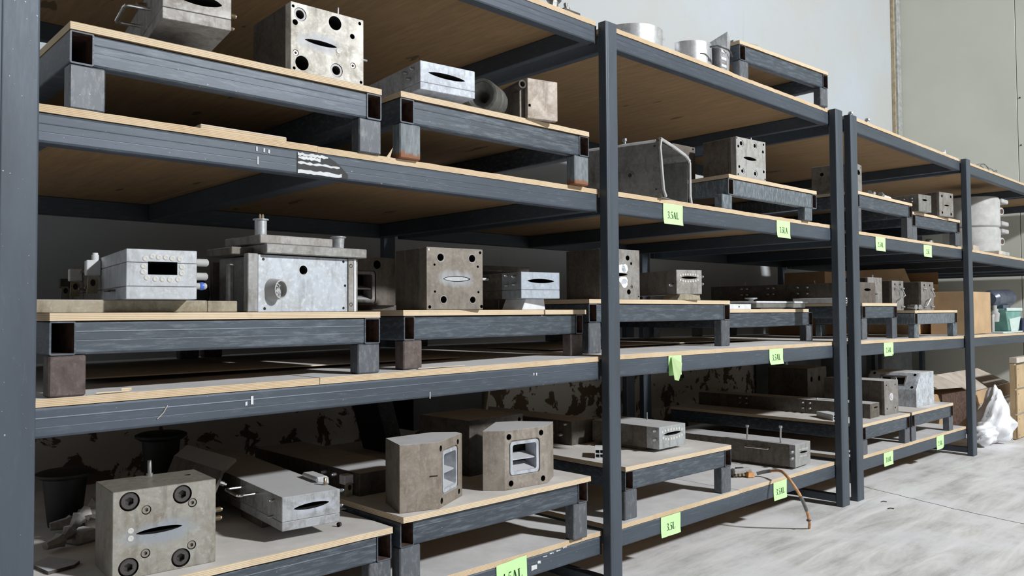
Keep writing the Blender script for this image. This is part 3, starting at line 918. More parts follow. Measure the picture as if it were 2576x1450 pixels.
def fittingthing(label, x, y, z, rz=0, s=1.0, group='pipe fittings lying on the stand by the double posts'):
    t = thing('pipe_fitting', label, 'fitting', (x, y, z), rz, group)
    bm = BM(); lathe(bm, [(0, .016*s), (.03*s, .016*s)], (0, 0, .016*s), (1, 0, 0), 6); finish('hex_nut', bm, M['zinc'], t)
    bm = BM(); lathe(bm, [(.03*s, .010*s), (.045*s, .013*s), (.06*s, .009*s), (.075*s, .013*s), (.09*s, .009*s)], (0, 0, .016*s), (1, 0, 0), 10); finish('hose_tail', bm, M['zinc'], t)
for i, (x, y, rz, s) in enumerate(((7.19, .02, 20, 1.2), (7.27, .01, 70, 1), (7.40, .01, 10, 1.3))):
    fittingthing(['zinc pipe fitting nearest the double posts on the second-shelf stand', 'middle one of three zinc pipe fittings beside the double posts', 'zinc pipe fitting farthest from the double posts, largest of the three'][i], x, y, 2.5972, rz, s)
for i, (x, y, a, b, h) in enumerate(((7.52, .03, .22, .16, .03), (7.74, .05, .2, .14, .02))):
    bm = BM(); prism(bm, [(0, 0), (a, .02), (a*.9, b), (a*.1, b*.9)], 'z', 0, h)
    o = finish('metal_offcut', bm, M['profile'], None, 0, (x, y, 2.5972))
    tag(o, ['larger pale metal offcut lying flat on the second-shelf stand right of the loose fittings', 'thin pale offcut plate left of the small slotted die on the second shelf'][i], 'offcut')

# ------------------------------------------------------------------ top shelf
def cover(label, x, y, z, r, h, a0, a1, rz, win=None):
    """bent sheet heater cover: a partial cylinder wall with thickness and a window"""
    t = thing('heater_cover', label, 'cover', (x, y, z), rz)
    bm = BM(); n = 30
    rows = []
    for i in range(n+1):
        a = radians(a0 + (a1-a0)*i/n)
        rows.append([(r*cos(a), r*sin(a)), (( r-.008)*cos(a), (r-.008)*sin(a))])
    zs = [0, h*.62, h*.82, h]
    V = [[[bm.verts.new((p[0], p[1], zz_)) for zz_ in zs] for p in rw] for rw in rows]
    for i in range(n):
        for k in range(3):
            if win and k == 1 and win[0] <= i < win[1]: continue
            bm.faces.new((V[i][0][k], V[i+1][0][k], V[i+1][0][k+1], V[i][0][k+1]))
            bm.faces.new((V[i][1][k], V[i][1][k+1], V[i+1][1][k+1], V[i+1][1][k]))
        bm.faces.new((V[i][0][3], V[i+1][0][3], V[i+1][1][3], V[i][1][3]))
        bm.faces.new((V[i][0][0], V[i][1][0], V[i+1][1][0], V[i+1][0][0]))
    for i in (0, n):
        for k in range(3): bm.faces.new((V[i][0][k], V[i][0][k+1], V[i][1][k+1], V[i][1][k]))
    finish('curved_wall', bm, M['aluminium'], t)
    return t
t = cover('larger curved aluminium cover with a window near its rim, standing on the top shelf', 4.40, .50, zt('A', 4.1)+.002, .23, .27, 170, 345, 0, (22, 27))
bm = BM(); box(bm, .205, .24, -.13, -.06, .12, .27, .003); finish('end_flange', bm, M['aluminium'], t, 0)
t = cover('smaller curved aluminium cover with terminal box and clips on the top shelf', 4.83, .31, zt('A', 4.6)+.002, .165, .23, 180, 330, 0)
bm = BM(); hexa(bm, [(.10, -.25, 0), (.22, -.19, 0), (.23, -.08, 0), (.14, -.05, 0), (.08, -.27, .30), (.20, -.22, .27), (.23, -.08, .25), (.14, -.05, .27)], .003); finish('terminal_box', bm, M['aluminium'], t, 0)
for k in range(3):
    bm = BM(); box(bm, .01, .075, -.262, -.247, .04+.05*k, .06+.05*k, .002); finish('louvre', bm, M['profile'], t, 0)
bm = BM(); tube(bm, [(-.06, -.215, .17), (-.02, -.25, .18), (.06, -.285, .16), (.10, -.28, .15), (.16, -.255, .14)], .006, 8); finish('cable_clip', bm, M['bolt'], t)
t = die('flat_plate_block', 'flat dusty steel block with a stud, lying on the stand on the topmost shelf', (5.337, .25, 3.5003), -14, .264, .19, .11, M['steel_grey'], sidehole=[(.05, .04, .012)], studs=(('t', -.0+.01, .15, .008, 1.0),), group=None)
t = thing('bracket_assembly', 'dark steel fittings on the top shelf just left of the middle post', 'fitting', (3.20, .12, zt('A', 3.1)+.002))
bm = BM(); box(bm, .12, .26, 0, .12, 0.001, .075, .003); finish('body', bm, M['steel_dark'], t, 0)
bm = BM(); lathe(bm, [(0, .035), (.1, .03), (.11, .045), (.13, .045)], (.06, .045, .008), (.2, 0, 1), 8); finish('clamp', bm, M['stainless'], t)
bm = BM(); box(bm, -.06, .04, .02, .1, 0, .05, .003); finish('foot', bm, M['steel_dark'], t, 0)
bm = BM(); lathe(bm, [(0, .02), (.03, .02), (.03, .012), (.06, .012)], (.2, .05, .075), (0, .2, 1), 8); finish('nut', bm, M['stainless'], t)
# wire coil, far bay
t = thing('wire_coil', 'loose grey wire coil lying on the top shelf past the far post', 'wire', (11.0, .25, zt('A', 11.0)))
bm = BM()
for k in range(7):
    rr_, ph = random.uniform(.28, .42), random.uniform(0, 6)
    tube(bm, [(rr_*cos(2*pi*i/22+ph)*1.1, rr_*sin(2*pi*i/22+ph)*.4, .012+.05*(1+sin(4*pi*i/22+k))*random.uniform(.7, 1.2)*(1 if k > 1 else .4)) for i in range(22)], .004, 5)
finish('wire', bm, M['hose_grey'], t)
for i, x in enumerate((6.80, 7.14)):
    bm = BM(); lathe(bm, [(0, .012), (.02, .012), (.02, .022), (.035, .022)], (x, .012, zt('A', x)), (.3, 0, 1), 8)
    tag(finish('zinc_clip', bm, M['zinc'], None), ['tiny zinc clip on the top shelf edge touching the right post of the pair', 'tiny zinc clip on the top shelf edge, the farther of two from the double posts'][i], 'clip')
bm = BM(); prism(bm, [(0, 0), (.16, 0), (.13, .05), (.12, .02)], 'y', 0, .02); tag(finish('metal_scrap', bm, M['profile'], None, 0, (9.0, .02, zt('A', 9.0))), 'small pale scrap standing on the top shelf edge of the far rack', 'scrap')

# ------------------------------------------------------------------ third shelf
S1 = 1.5762
bm = BM(); box(bm, .10, .744, 0, .11, 0, .044, .003)
bo = thing('support_bar', 'long dusty tan bar lying under the die with rectangular opening', 'bar', (.51, .05, S1+.0003))
finish('bar', bm, M['bar'], bo, 0)
bm = BM(); box(bm, .7446, .86, -.001, .109, .001, .043, .002); finish('end_cap', bm, M['bar'], bo, 0)
plg = [(.061, .138, .0093), (.083, .146, .0094), (.104, .144, .0094), (.127, .144, .0095), (.148, .141, .0095), (.173, .14, .0095), (.055, .112, .0093), (.18, .113, .0096), (.054, .092, .0093), (.18, .09, .0096), (.066, .072, .0093), (.094, .068, .0094), (.117, .068, .0094), (.141, .067, .0095), (.168, .068, .0095)]
LONG = 'long extrusion dies running into the depth of the rack'
t = die('extrusion_die', 'clean pale die with a rectangular opening ringed by round plugs, third shelf left', (.933, -.045, S1+.0455), -8.0, .231, 1.45, .172, steel('clean_pale_steel', (.50, .52, .55), (.36, .37, .38), .25, .4, .45),
        splits=(.044, .126), window=(.069, .085, .165, .130, .5), plugs=[(x, z+.002, r) for x, z, r in plg], ysplits=(.5,), backmat=M['steel_brown'], group=LONG)
for y, z, r in ((.06, .135, .014), (.07, .085, .014), (.08, .05, .012)):
    bm = BM(); lathe(bm, [(0, r*.8), (.02, r), (.05, r), (.055, r*.6)], (.231, y, z), (1, 0, 0), 14); finish('knob', bm, M['casting'], t)
bm = BM(); lathe(bm, [(.03, .0135), (.036, .0155), (.044, .0135)], (.231, .08, .05), (1, 0, 0), 14); o = finish('blue_ring', bm, plain('blue_plastic', (.08, .16, .6), .4), t); o['label'] = 'blue ring on the lowest fitting'
def clamp(t, y, z0=.03, hgt=.12, x=0.0, m_='profile'):
    bm = BM(); box(bm, x-.052, x-.0005, y, y+.05, z0+hgt*.55, z0+hgt, .003); o = finish('clamp_block', bm, M[m_], t, 0)
    bm = BM(); prism(bm, [(x-.050, z0), (x-.014, z0), (x-.010, z0+.05), (x-.020, z0+.062), (x-.046, z0+.062)], 'y', y-.008, y+.008)
    o2 = finish('clamp_hook', bm, M['steel_grey'] if m_ != 'profile' else M['bar'], t, 0)
    bm = BM(); lathe(bm, [(0, .009), (-.002, .009)], (x-.03, y-.0085, z0+.042), (0, 1, 0), 12, sy=1.5); finish('hook_hole', bm, M['bore'], o2)
clamp(t, .50, .03, .13); clamp(t, .98, .03, .12); clamp(t, 1.3, .02, .1, m_='steel_dark')
bm = BM(); lathe(bm, [(0, .013), (.022, .013), (.022, .010), (.03, .010)], (-.018, .525, .160), (0, 0, 1), 14); finish('pipe_stub', bm, M['profile'], t)
for y, z in ((.62, .13), (.70, .13), (.78, .13), (.66, .06), (.74, .06), (.86, .13), (.9, .06)):
    put(t, 'barb', 'hose_barb', (0, y, z), (-1, 0, 0), .009, M['steel_brown'])
handle(t, [(0, .2, .035), (-.02, .2, .035), (-.02, .3, .035), (0, .3, .035)], .004, M['steel_brown'])
# dark motor-like lump behind it and upright brown plate
bm = BM(); lathe(bm, [(0, .06), (.02, .075), (.12, .075), (.14, .05)], (1.33, .36, S1+.0765), (0, 1, 0), 20); tag(finish('round_plug', bm, M['black'], None), 'black round plug lying behind the die with rectangular opening', 'plug')
bm = BM(); box(bm, 0, .135, 0, .02, 0, .215, .002); o = finish('upright_plate', bm, M['steel_brown'], None, 0, (1.43, .42, S1+.0005)); tag(o, 'upright brown steel plate standing left of the riveted steel cabinet', 'plate')
# steel cabinet with lid, socket and cup
t = thing('steel_cabinet', 'steel box with riveted front plate, oval socket and stepped lid, third shelf left', 'cabinet', (1.445, .03, S1+.0005), 2)
face = steel('scratched_face', (.50, .54, .59), (.34, .34, .33), .45, .38, .45)
w_, h_ = .452, .225
bm = BM(); box(bm, .0, w_-.04, 0, .012, 0, h_, .0015); fp = finish('front_plate', bm, face, t, 0)
c_ = BM(); lathe(c_, [(-.02, .0185), (.03, .0185)], (.2, 0, .17), (0, 1, 0), 20)
for x, z in ((.022, .207), (.028, .013), (.392, .212), (.40, .11), (.392, .015)): lathe(c_, [(-.02, .006), (.006, .006)], (x, 0, z), (0, 1, 0), 10)
lathe(c_, [(-.02, .024), (.03, .024)], (.074, 0, .088), (0, 1, 0), 20, sx=1.0, sy=1.35)
cu = cutter_mesh(c_); cu.matrix_world = Matrix.Translation(t.location) @ Matrix.Rotation(radians(2), 4, 'Z'); carve([fp], cu)
for x, z in ((.022, .207), (.028, .013), (.392, .212), (.40, .11), (.392, .015)):
    put(t, 'socket', 'screw', (x, .003, z), (0, -1, 0), .0048, M['bolt'])
bm = BM(); box(bm, .006, w_-.01, .0125, .34, .001, h_-.002, .002); cb = finish('body', bm, M['stainless'], t, 0)
c_ = BM(); lathe(c_, [(-.0, .018), (.06, .018)], (.2, 0, .17), (0, 1, 0), 20); cu = cutter_mesh(c_); cu.matrix_world = Matrix.Translation(t.location) @ Matrix.Rotation(radians(2), 4, 'Z'); carve([cb], cu)
bm = BM(); box(bm, -.045, -.0005, -.004, .03, 0, .228, .003); o = finish('left_flange', bm, M['stainless'], t, 0)
bm = BM(); box(bm, -.07, -.046, .10, .13, 0, .19, .006); finish('side_cover', bm, M['stainless'], t, 0)
bm = BM(); box(bm, w_-.039, w_-.012, -.006, .02, 0, h_+.002, .002); finish('right_flange', bm, M['steel_grey'], t, 0)
bm = BM(); box(bm, w_-.0115, w_-.0005, -.008, .03, 0, h_, .002); finish('edge_strip', bm, M['profile'], t, 0)
bm = BM(); box(bm, w_, w_+.014, .0, .05, 0, h_, .003); finish('edge_strip', bm, M['stainless'], t, 0)
for z in (.195, .03):
    put(t, 'socket', 'bolt', (w_-.026, -.006, z), (0, -1, 0), .010, M['bolt_light'])
bm = BM(); box(bm, .02, w_+.04, -.03, .30, h_+.004, h_+.042, .003); finish('lid', bm, M['stainless'], t, 0)
bm = BM(); box(bm, -.07, .022, .08, .30, h_+.002, h_+.032, .003); finish('lid_step', bm, M['steel_brown'], t, 0)
bm = BM(); box(bm, .0, .33, -.015, .28, h_+.043, h_+.078, .003); finish('upper_lid', bm, M['steel_grey'], t, 0)
# socket (oval tube), standing proud
bm = BM(); n = 20
def oval(r, k=1.35): return [(.074+r*cos(2*pi*i/n), .088+r*k*sin(2*pi*i/n)) for i in range(n)]
rr = []
for y, r, dx in ((.012, .034, -.018), (-.045, .028, 0), (-.047, .028, 0), (-.047, .024, 0), (-.02, .024, 0)):
    rr.append([bm.verts.new((p[0]+dx, y, p[1])) for p in oval(r)])
for a, b in zip(rr, rr[1:]):
    for i in range(n): bm.faces.new((a[i], a[(i+1) % n], b[(i+1) % n], b[i]))
bm.faces.new(rr[-1])
os_ = finish('oval_socket', bm, M['casting'], t)
for z in (.105, .072):
    bm = BM(); tube(bm, [(.062, -.022, z), (.064, -.034, z+.006), (.074, -.036, z-.002), (.068, -.03, z-.012)], .004, 6); finish('terminal_pin', bm, M['zinc'], os_)
bm = BM(); lathe(bm, [(0, .024), (.062, .024), (.062, .031), (.066, .031), (.066, .02), (.02, .02)], (.035, .045, h_+.078), (0, 0, 1), 20); can_ = finish('connector_can', bm, M['steel_silver'], t)
for dx in (-.006, .006):
    bm = BM(); lathe(bm, [(0, .005), (.06, .005), (.066, .003)], (.035+dx, .04, h_+.098), (0, 0, 1), 8); finish('terminal_pin', bm, M['brass'], can_)
bm = BM(); lathe(bm, [(0, .025), (.044, .027), (.048, .034), (.052, .034), (.052, .024), (.01, .022)], (.385, .03, h_+.0425), (0, 0, 1), 20); finish('cup', bm, M['steel_silver'], t)

def window_block(name, label, loc, rz, fp, h, faceA, faceB, win, holes, mat, inner, extra=None, group=G_DIE):
    """prism block (footprint fp) with a framed window cut in the face A->B"""
    t = thing(name, label, 'die block', loc, rz, group)
    bm = BM(); prism(bm, fp, 'z', 0, h, .002); b = finish('body', bm, mat, t, 0)
    A, B = Vector((*faceA, 0)), Vector((*faceB, 0))
    X_ = (B-A).normalized(); N_ = Vector((-X_.y, X_.x, 0))      # into the block
    base = Matrix.Translation(loc) @ Matrix.Rotation(radians(rz), 4, 'Z')
    F = Matrix(((X_.x, N_.x, 0, A.x), (X_.y, N_.y, 0, A.y), (0, 0, 1, 0), (0, 0, 0, 1)))
    x0, z0, x1, z1 = win
    def rr2(x0, z0, x1, z1, r):
        out = []
        for cx, cz, a0 in ((x1-r, z1-r, 0), (x0+r, z1-r, 90), (x0+r, z0+r, 180), (x1-r, z0+r, 270)):
            for k in range(4): out.append((cx+r*cos(radians(a0+30*k)), cz+r*sin(radians(a0+30*k))))
        return out
    # groove around the window then the window itself
    c = BM()
    prism(c, rr2(x0-.022, z0-.022, x1+.022, z1+.022, .02), 'y', -.01, .008)
    cu = cutter_mesh(c); cu.data.materials[0] = mat; cu.matrix_world = base @ F; carve([b], cu)
    c = BM(); prism(c, rr2(x0, z0, x1, z1, .012), 'y', -.02, .11)
    for x, z, r in holes: lathe(c, [(-.02, r), (.05, r)], (x, 0, z), (0, 1, 0), 18)
    cu = cutter_mesh(c); cu.matrix_world = base @ F; carve([b], cu)
    fr = BM()
    o_, i_ = rr2(x0-.015, z0-.015, x1+.015, z1+.015, .016), rr2(x0+.0005, z0+.0005, x1-.0005, z1-.0005, .012)
    rings = [[fr.verts.new((p[0], y, p[1])) for p in q] for q, y in ((o_, .0078), (o_, .001), (i_, .001), (i_, .09))]
    for a, b2 in zip(rings, rings[1:]):
        for k in range(16): fr.faces.new((a[k], a[(k+1) % 16], b2[(k+1) % 16], b2[k]))
    o = finish('window_frame', fr, inner, t, 30); o.matrix_local = F
    # divider blade across the window
    bl = BM(); zm = (z0+z1)/2
    if extra == 'v':
        xm = (x0+x1)/2
        prism(bl, [(xm-.004, .012), (xm+.004, .012), (xm+.03, .105), (xm-.03, .105)], 'z', z0+.001, z1-.001)
    else:
        hexa(bl, [(x0+.001, .012, zm-.012), (x1-.001, .012, zm-.012), (x1-.001, .1, zm-.012), (x0+.001, .1, zm-.012), (x0+.001, .012, zm-.006), (x1-.001, .012, zm-.006), (x1-.001, .1, zm+.012), (x0+.001, .1, zm+.012)])
    fro = o
    o = finish('divider', bl, inner, fro, 0)
    if extra != 'v':
        bl = BM(); hexa(bl, [(x0+.001, .012, z0+.001), (x1-.001, .012, z0+.001), (x1-.001, .1, z0+.001), (x0+.001, .1, z0+.001), (x0+.001, .012, z0+.004), (x1-.001, .012, z0+.004), (x1-.001, .1, z0+.03), (x0+.001, .1, z0+.03)])
        o = finish('sill', bl, inner, fro, 0)
    return t, b, F
inner = steel('milled_inner_steel', (.46, .49, .54), (.30, .31, .33), .4, .5, .3)
window_block('adapter_block', 'brown block with a large rounded opening hidden between the cabinet and the big die', (2.02, .80, S1+.037), 0,
    [(0, 0), (.565, 0), (.645, .03), (.645, .25), (0, .25)], .265, (0, 0), (.565, 0), (.19, .03, .47, .17), [(.50, .225, .024)], M['steel_brown'], M['steel_grey'])
bm = BM(); box(bm, 2.20, 2.70, .84, .98, S1+.0075, S1+.0365, .003); tag(finish('wood_packing', bm, M['steel_dark'], None, 0), 'dark packing bar lying under the block with rounded opening', 'bar')

S2 = 1.5832
t = die('extrusion_die', 'big brown-grey square die with four holes and a bright slot, centre of the third shelf', (2.323, .10, S2+.0003), -7.1, .322, .301, .298,
    steel('tan_steel', (.215, .19, .16), (.135, .112, .092), .5, .5, .35, patch=(.165, .150, .115, .045, (.34, .36, .39))), ysplits=(.068, .206), backmat=M['steel_brown'],
    holes=[(.077, .251, .0176), (.258, .251, .0181), (.306, .282, .0073), (.044, .215, .0058), (.292, .212, .0061), (.046, .087, .0058), (.295, .087, .0061), (.094, .049, .0165), (.261, .049, .0157), (.017, .014, .0081), (.313, .016, .0085)],
    plugs=[(.012, .286, .006)], slot=(.093, .149, .247, .150, .0125), slotdeep=.02, group=G_DIE)
bm = BM(); prism(bm, lens(.100, .149, .240, .150, .0095), 'y', .002, .03); finish('slot_core', bm, M['steel_silver'], t, 0)
for x, z, r in ((.077, .251, .024), (.258, .251, .024), (.094, .049, .022), (.261, .049, .022)):
    bm = BM(); lathe(bm, [(0, r), (-.0012, r*.97), (-.0012, r*.80), (0, r*.78)], (x, 0, z), (0, 1, 0), 24, cap=False); finish('hole_rim', bm, M['steel_grey'], t)
t = die('extrusion_die', 'silver slotted die on a white wedge block, right of the big square die', (2.988, .143, S2+.0605), -12, .25, .42, .142, steel('silver_face2', (.40, .45, .51), (.34, .35, .37), .35, .38, .5), splits=(.047,),
    slot=(.04, .095, .212, .094, .0105), ysplits=(.2,), backmat=M['steel_brown'], barbmat='zinc', barbs=(('l', .135, .125, .0085), ('l', .06, .117, .0085), ('l', .135, .073, .0085), ('l', .06, .077, .0085)), group=LONG)
bm = BM(); tube(bm, [(-.0, .35, .115), (-.09, .34, .115)], .008, 8); finish('grip_bar', bm, M['profile'], t)
def wedge(label, x, y, z, w, d, h, m_='profile', rz=0):
    bm = BM(); hexa(bm, [(0, 0, 0), (w, 0, 0), (w, d, 0), (0, d, 0), (.03, .0, h), (w-.01, .0, h), (w-.01, d, h), (.03, d, h)], .002)
    o = finish('support_block', bm, M[m_], None, 0, (x, y, z)); o.rotation_euler.z = radians(rz)
    return tag(o, label, 'block')
wedge('white wedge block carrying the silver slotted die on the third shelf', 3.02, .17, S2+.0003, .18, .16, .0595)
bm = BM(); box(bm, 0, .36, 0, .4, 0, .035, .002); o = finish('dark_plate', bm, M['steel_dark'], None, 0, (3.12, .62, S2+.23)); 
o.rotation_euler.z = radians(-8); tag(o, 'dark steel plate behind and above the silver slotted die', 'plate')
bm = BM(); box(bm, 0, .3, 0, .3, 0, .229, .002); o = finish('dark_block', bm, M['steel_dark'], None, 0, (3.16, .66, S2+.0005)); o.rotation_euler.z = radians(-8); tag(o, 'dark block under the dark plate behind the silver slotted die', 'block')

S3 = 1.6462
t = die('extrusion_die', 'brown-grey die partly behind the middle post with white grease around its slot', (3.775, .23, S3+.0003), -5.2, .32, .337, .311, M['steel_grey'], ysplits=(.04,), backmat=M['steel_brown'],
    holes=[(.211, .259, .0166), (.243, .225, .0092), (.219, .047, .0166), (.316-.008, .019, .005), (.06, .259, .0166), (.065, .047, .0166)], sockets=[(.243, .08, .0105)], slot=(.048, .151, .209, .155, .009),
    barbs=(('r', .04, .2, .012), ('r', .05, .165, .012)), barbmat='zinc', group=G_DIE)
for (cx, cz, r, s) in ((.15, .185, .045, .7), (.185, .192, .028, 1.0), (.17, .12, .040, .62), (.18, .10, .028, 1.0)):
    bm = BM()
    pts = [(cx+r*cos(2*pi*i/18)*(1+.1*sin(5*i)), cz+r*s*sin(2*pi*i/18)*(1+.08*cos(3*i))) for i in range(18)]
    pts = [(x, max(z, .166) if cz > .15 else min(z, .140)) for x, z in pts]
    lo = [bm.verts.new((x, -.0012, z)) for x, z in pts]; hi = [bm.verts.new((x, .0005, z)) for x, z in pts]
    bm.faces.new(lo[::-1]); bm.faces.new(hi)
    for i in range(18): bm.faces.new((lo[i], lo[(i+1) % 18], hi[(i+1) % 18], hi[i]))
    bmesh.ops.remove_doubles(bm, verts=bm.verts, dist=.0001)
    finish('grease_smear', bm, M['grease'], t, 0)
pl16 = [(x, z, .0073) for x, z in ((.034, .125), (.054, .13), (.074, .132), (.093, .133), (.114, .133), (.135, .132), (.155, .131), (.174, .124), (.033, .094), (.053, .09), (.073, .087), (.094, .085), (.116, .086), (.136, .087), (.156, .09), (.175, .096))]
t = die('extrusion_die', 'small grey die with a plug-ringed slot, third shelf right of the middle post', (4.519, .22, S3+.0405), -20, .208, .9, .163, M['steel_grey'], slot=(.041, .112, .17, .111, .0085), plugs=pl16,
    barbmat='zinc', barbs=(('l', .04, .06, .012), ('r', .03, .12, .012), ('r', .03, .07, .012)), ysplits=(.45,), backmat=M['steel_brown'], group=LONG)
wedge('pale trapezoid block carrying the small plug-ringed die on the third shelf', 4.50, .20, S3+.0003, .23, .14, .0395, 'bar', -8)
# flat cover on stand C4
t = thing('flat_cover', 'flat grey tray-like cover with a knob lying on the low stand, third shelf', 'cover', (5.85, .38, 1.5842))
bm = BM(); box(bm, 0, .82, 0, .5, .012, .05, .004); finish('tray', bm, M['stainless'], t, 0)
bm = BM(); box(bm, -.02, .85, -.01, .51, .0505, .066, .004); finish('lid', bm, M['profile'], t, 0)
bm = BM(); box(bm, .1, .5, .02, .45, .0005, .012, .002); finish('foot', bm, M['bar'], t, 0)
bm = BM(); lathe(bm, [(0, .02), (.012, .02), (.02, .05), (.028, .05)], (.12, .12, .066), (0, 0, 1), 14); finish('knob', bm, M['steel_silver'], t)
bm = BM(); box(bm, 0, .32, 0, .1, 0, .04, .002); o = finish('white_bar', bm, M['profile'], None, 0, (5.44, .38, 1.5845)); tag(o, 'short white bar with a small hole left of the flat grey cover', 'bar')
bm2 = BM(); lathe(bm2, [(0, .008), (-.001, .008)], (.14, 0, .02), (0, 1, 0), 10); finish('hole', bm2, M['bore'], o)

S5 = 1.6372
t = die('extrusion_die', 'very long die reaching deep behind the double posts with studs along its top, third shelf', (7.40, .22, S5+.0003), -2, .33, 1.6, .194, M['steel_brown'], slot=(.10, .125, .24, .125, .012), ysplits=(.12, .7, 1.1), backmat=M['steel_brown'],
    studs=(('t', .02, 1.2, .008, 1.2), ('t', .02, 1.5, .007, 1.5), ('t', .03, .45, .012, .5)), barbmat='zinc',
    barbs=[('l', y, z, .011) for y in (.50, .60, .86, .92, 1.16, 1.22) for z in (.16, .10)], sidehole=[(.05, .16, .012), (.05, .09, .012)], group=LONG)
bm = BM(); box(bm, 0, .12, 0, .5, 0, .05, .002); 
o = finish('small_profile', bm, M['profile'], None, 0, (7.268, .30, S5+.0005)); tag(o, 'pale square profile piece on the stand behind the double posts, third shelf', 'profile')
for z in (.013, .032):
    for x in (.02, .07):
        b2 = BM(); box(b2, x, x+.03, -.0012, .0, z-.006, z+.008); finish('chamber', b2, M['bore'], o, 0)
die('extrusion_die', 'dark grey die leaning against the long die end, with two slots in its front', (7.785, .30, S5+.0003), -8, .25, .26, .25, M['steel_grey'], ysplits=(.03,), backmat=M['steel_dark'], window=(.09, .13, .13, .17, .05), barbs=(('r', .04, .1, .010), ('t', .17, .05, .010)), barbmat='zinc', slot=(.04, .09, .18, .09, .004), group=G_DIE)
def bundle(label, x, y, z, rz, w, h):
    t = die('extrusion_die', label, (x, y, z), rz, w, .22, h, M['steel_grey'], ysplits=(.03,), backmat=M['steel_dark'], holes=[(w*.25, h*.88, .012), (w*.7, h*.88, .012)], barbs=(), group=G_DIE)
    for k in range(4):
        put(t, 'barb', 'hose_barb', (w*.2+w*.6*(k % 2), .0, h*.12+h*.62*(k//2)), (0, -1, 0), .012, M['zinc'])
    bm = BM(); tube(bm, [(w*.2, -.03, h*.15), (w*.35, -.05, h*.4), (w*.7, -.05, h*.5), (w*.6, -.03, h*.75)], .008, 6); finish('pipe', bm, M['zinc'], t)
    return t
bundle('grey die bristling with pipe stubs, left one of two beside the cardboard boxes', 8.37, .30, 1.5687, -3, .26, .30)
bundle('grey die bristling with pipe stubs, right one of two beside the cardboard boxes', 8.93, .22, 1.5687, -3, .31, .30)
t = thing('valve_pair', 'pair of shiny round valves lying at the left end of the pale galvanised stand', 'valve', (8.20, .035, 1.5685))
for k in range(2):
    bm = BM(); lathe(bm, [(0, .026), (.05, .026), (.05, .018), (.08, .018)], (.06+.11*k, -.0, .030), (.25, 1, 0), 14); finish('valve_body', bm, M['zinc'], t)

# cardboard boxes, machine, far bay of third shelf
def carton(name, label, x, y, z, w, d, h, rz=0, mat='card', flaps=False, tape=False):
    t = thing(name, label, 'box', (x, y, z), rz)
    bm = BM(); box(bm, 0, w, 0, d, 0, h, .004); finish('carton_body', bm, M[mat], t, 0)
    if tape:
        bm = BM(); box(bm, w*.4, w*.55, -.0012, -.0002, 0.01, h*.98); finish('tape', bm, plain('brown_tape', (.42, .24, .09), .3), t, 0)
    if flaps:
        bm = BM(); hexa(bm, [(0, 0, h), (0, d, h), (.004, d, h), (.004, 0, h), (-.12, .02, h+.16), (-.12, d-.02, h+.16), (-.116, d-.02, h+.16), (-.116, .02, h+.16)]); finish('flap', bm, M[mat], t, 0)
        bm = BM(); hexa(bm, [(w-.004, 0, h), (w-.004, d, h), (w, d, h), (w, 0, h), (w+.05, .02, h+.15), (w+.05, d-.02, h+.15), (w+.054, d-.02, h+.15), (w+.054, .02, h+.15)]); finish('flap', bm, M[mat], t, 0)
    return t
zc4 = zt('C', 10.6)
carton('cardboard_box', 'plain upright cardboard box at the shelf edge just right of the far post', 10.0, .10, zt('C', 9.9)+.002, .82, .4, .49)
carton('cardboard_box', 'large open cardboard box behind the stands, left of the far post', 9.74, .62, zt('C', 9.9)+.002, .9, .9, .60, 0, 'card', True, True)
t = carton('cardboard_box', 'low taped cardboard box on the shelf beneath the galvanised stand', 8.62, 1.2, zt('C', 8.5)+.003, 1.4-.6, .6, .2, 0, 'card', False, True)
t = carton('cardboard_box', 'tall brown cardboard box half behind the pipe-stub dies', 9.0-.02, 1.28, 1.5687+.35-.35, .66, .5, .52, 0, 'card')
t.location.z = zt('C', 8.5)+.003+.203
t = thing('small_machine', 'small green and navy machine on the third shelf at the right picture edge', 'machine', (11.12, .04, zt('C', 10.9)+.001))
bm = BM(); hexa(bm, [(.20, 0, .02), (.62, 0, .02), (.62, .25, .02), (.20, .25, .02), (.08, 0, .30), (.74, 0, .30), (.74, .25, .30), (.08, .25, .30)], .01); finish('green_housing', bm, M['green'], t, 0)
bm = BM(); hexa(bm, [(.24, -.012, .02), (.52, -.012, .02), (.52, -.001, .02), (.24, -.001, .02), (.17, -.012, .17), (.66, -.012, .20), (.66, -.001, .20), (.17, -.001, .17)]); finish('front_guard', bm, M['palegreen'], t, 0)
bm = BM(); box(bm, .08, .74, -.014, .0, .27, .31, .003); finish('rim', bm, M['palegreen'], t, 0)
bm = BM(); box(bm, -.12, .7, -.02, .28, .0, .018, .003); finish('base_plate', bm, M['palegreen'], t, 0)
bm = BM(); lathe(bm, [(-.38, .07), (-.34, .11), (.32, .11), (.38, .08)], (.38, .15, .43), (1, 0, .03), 20); finish('motor', bm, M['motor'], t)
bm = BM(); box(bm, .2, .5, .06, .22, .30, .345, .003); finish('motor_foot', bm, M['motor'], t, 0)
bm = BM(); lathe(bm, [(0, .05), (.1, .06), (.14, .03), (.2, .03)], (-.02, .1, .14), (0, 0, 1), 12); finish('valve', bm, M['casting'], t)
bm = BM(); tube(bm, [(-.1, .1, .018), (-.1, .1, .2), (0, .1, .28), (.08, .1, .28)], .02, 8); finish('pipe', bm, M['casting'], t)
bm = BM(); box(bm, 0, .42, 0, .14, 0, .18, .01); o = finish('navy_case', bm, M['blue'], None, 0, (11.90, .04, zt('C', 11.85)+.001)); tag(o, 'navy case in front of the machine, cut by the right picture edge', 'case')
bm2 = BM(); tube(bm2, [(-.12, .15, .22), (.12, .15, .22)], .03, 10); o2 = finish('roller', bm2, M['profile'], o)
o2.location = (.1, 0, -.009)

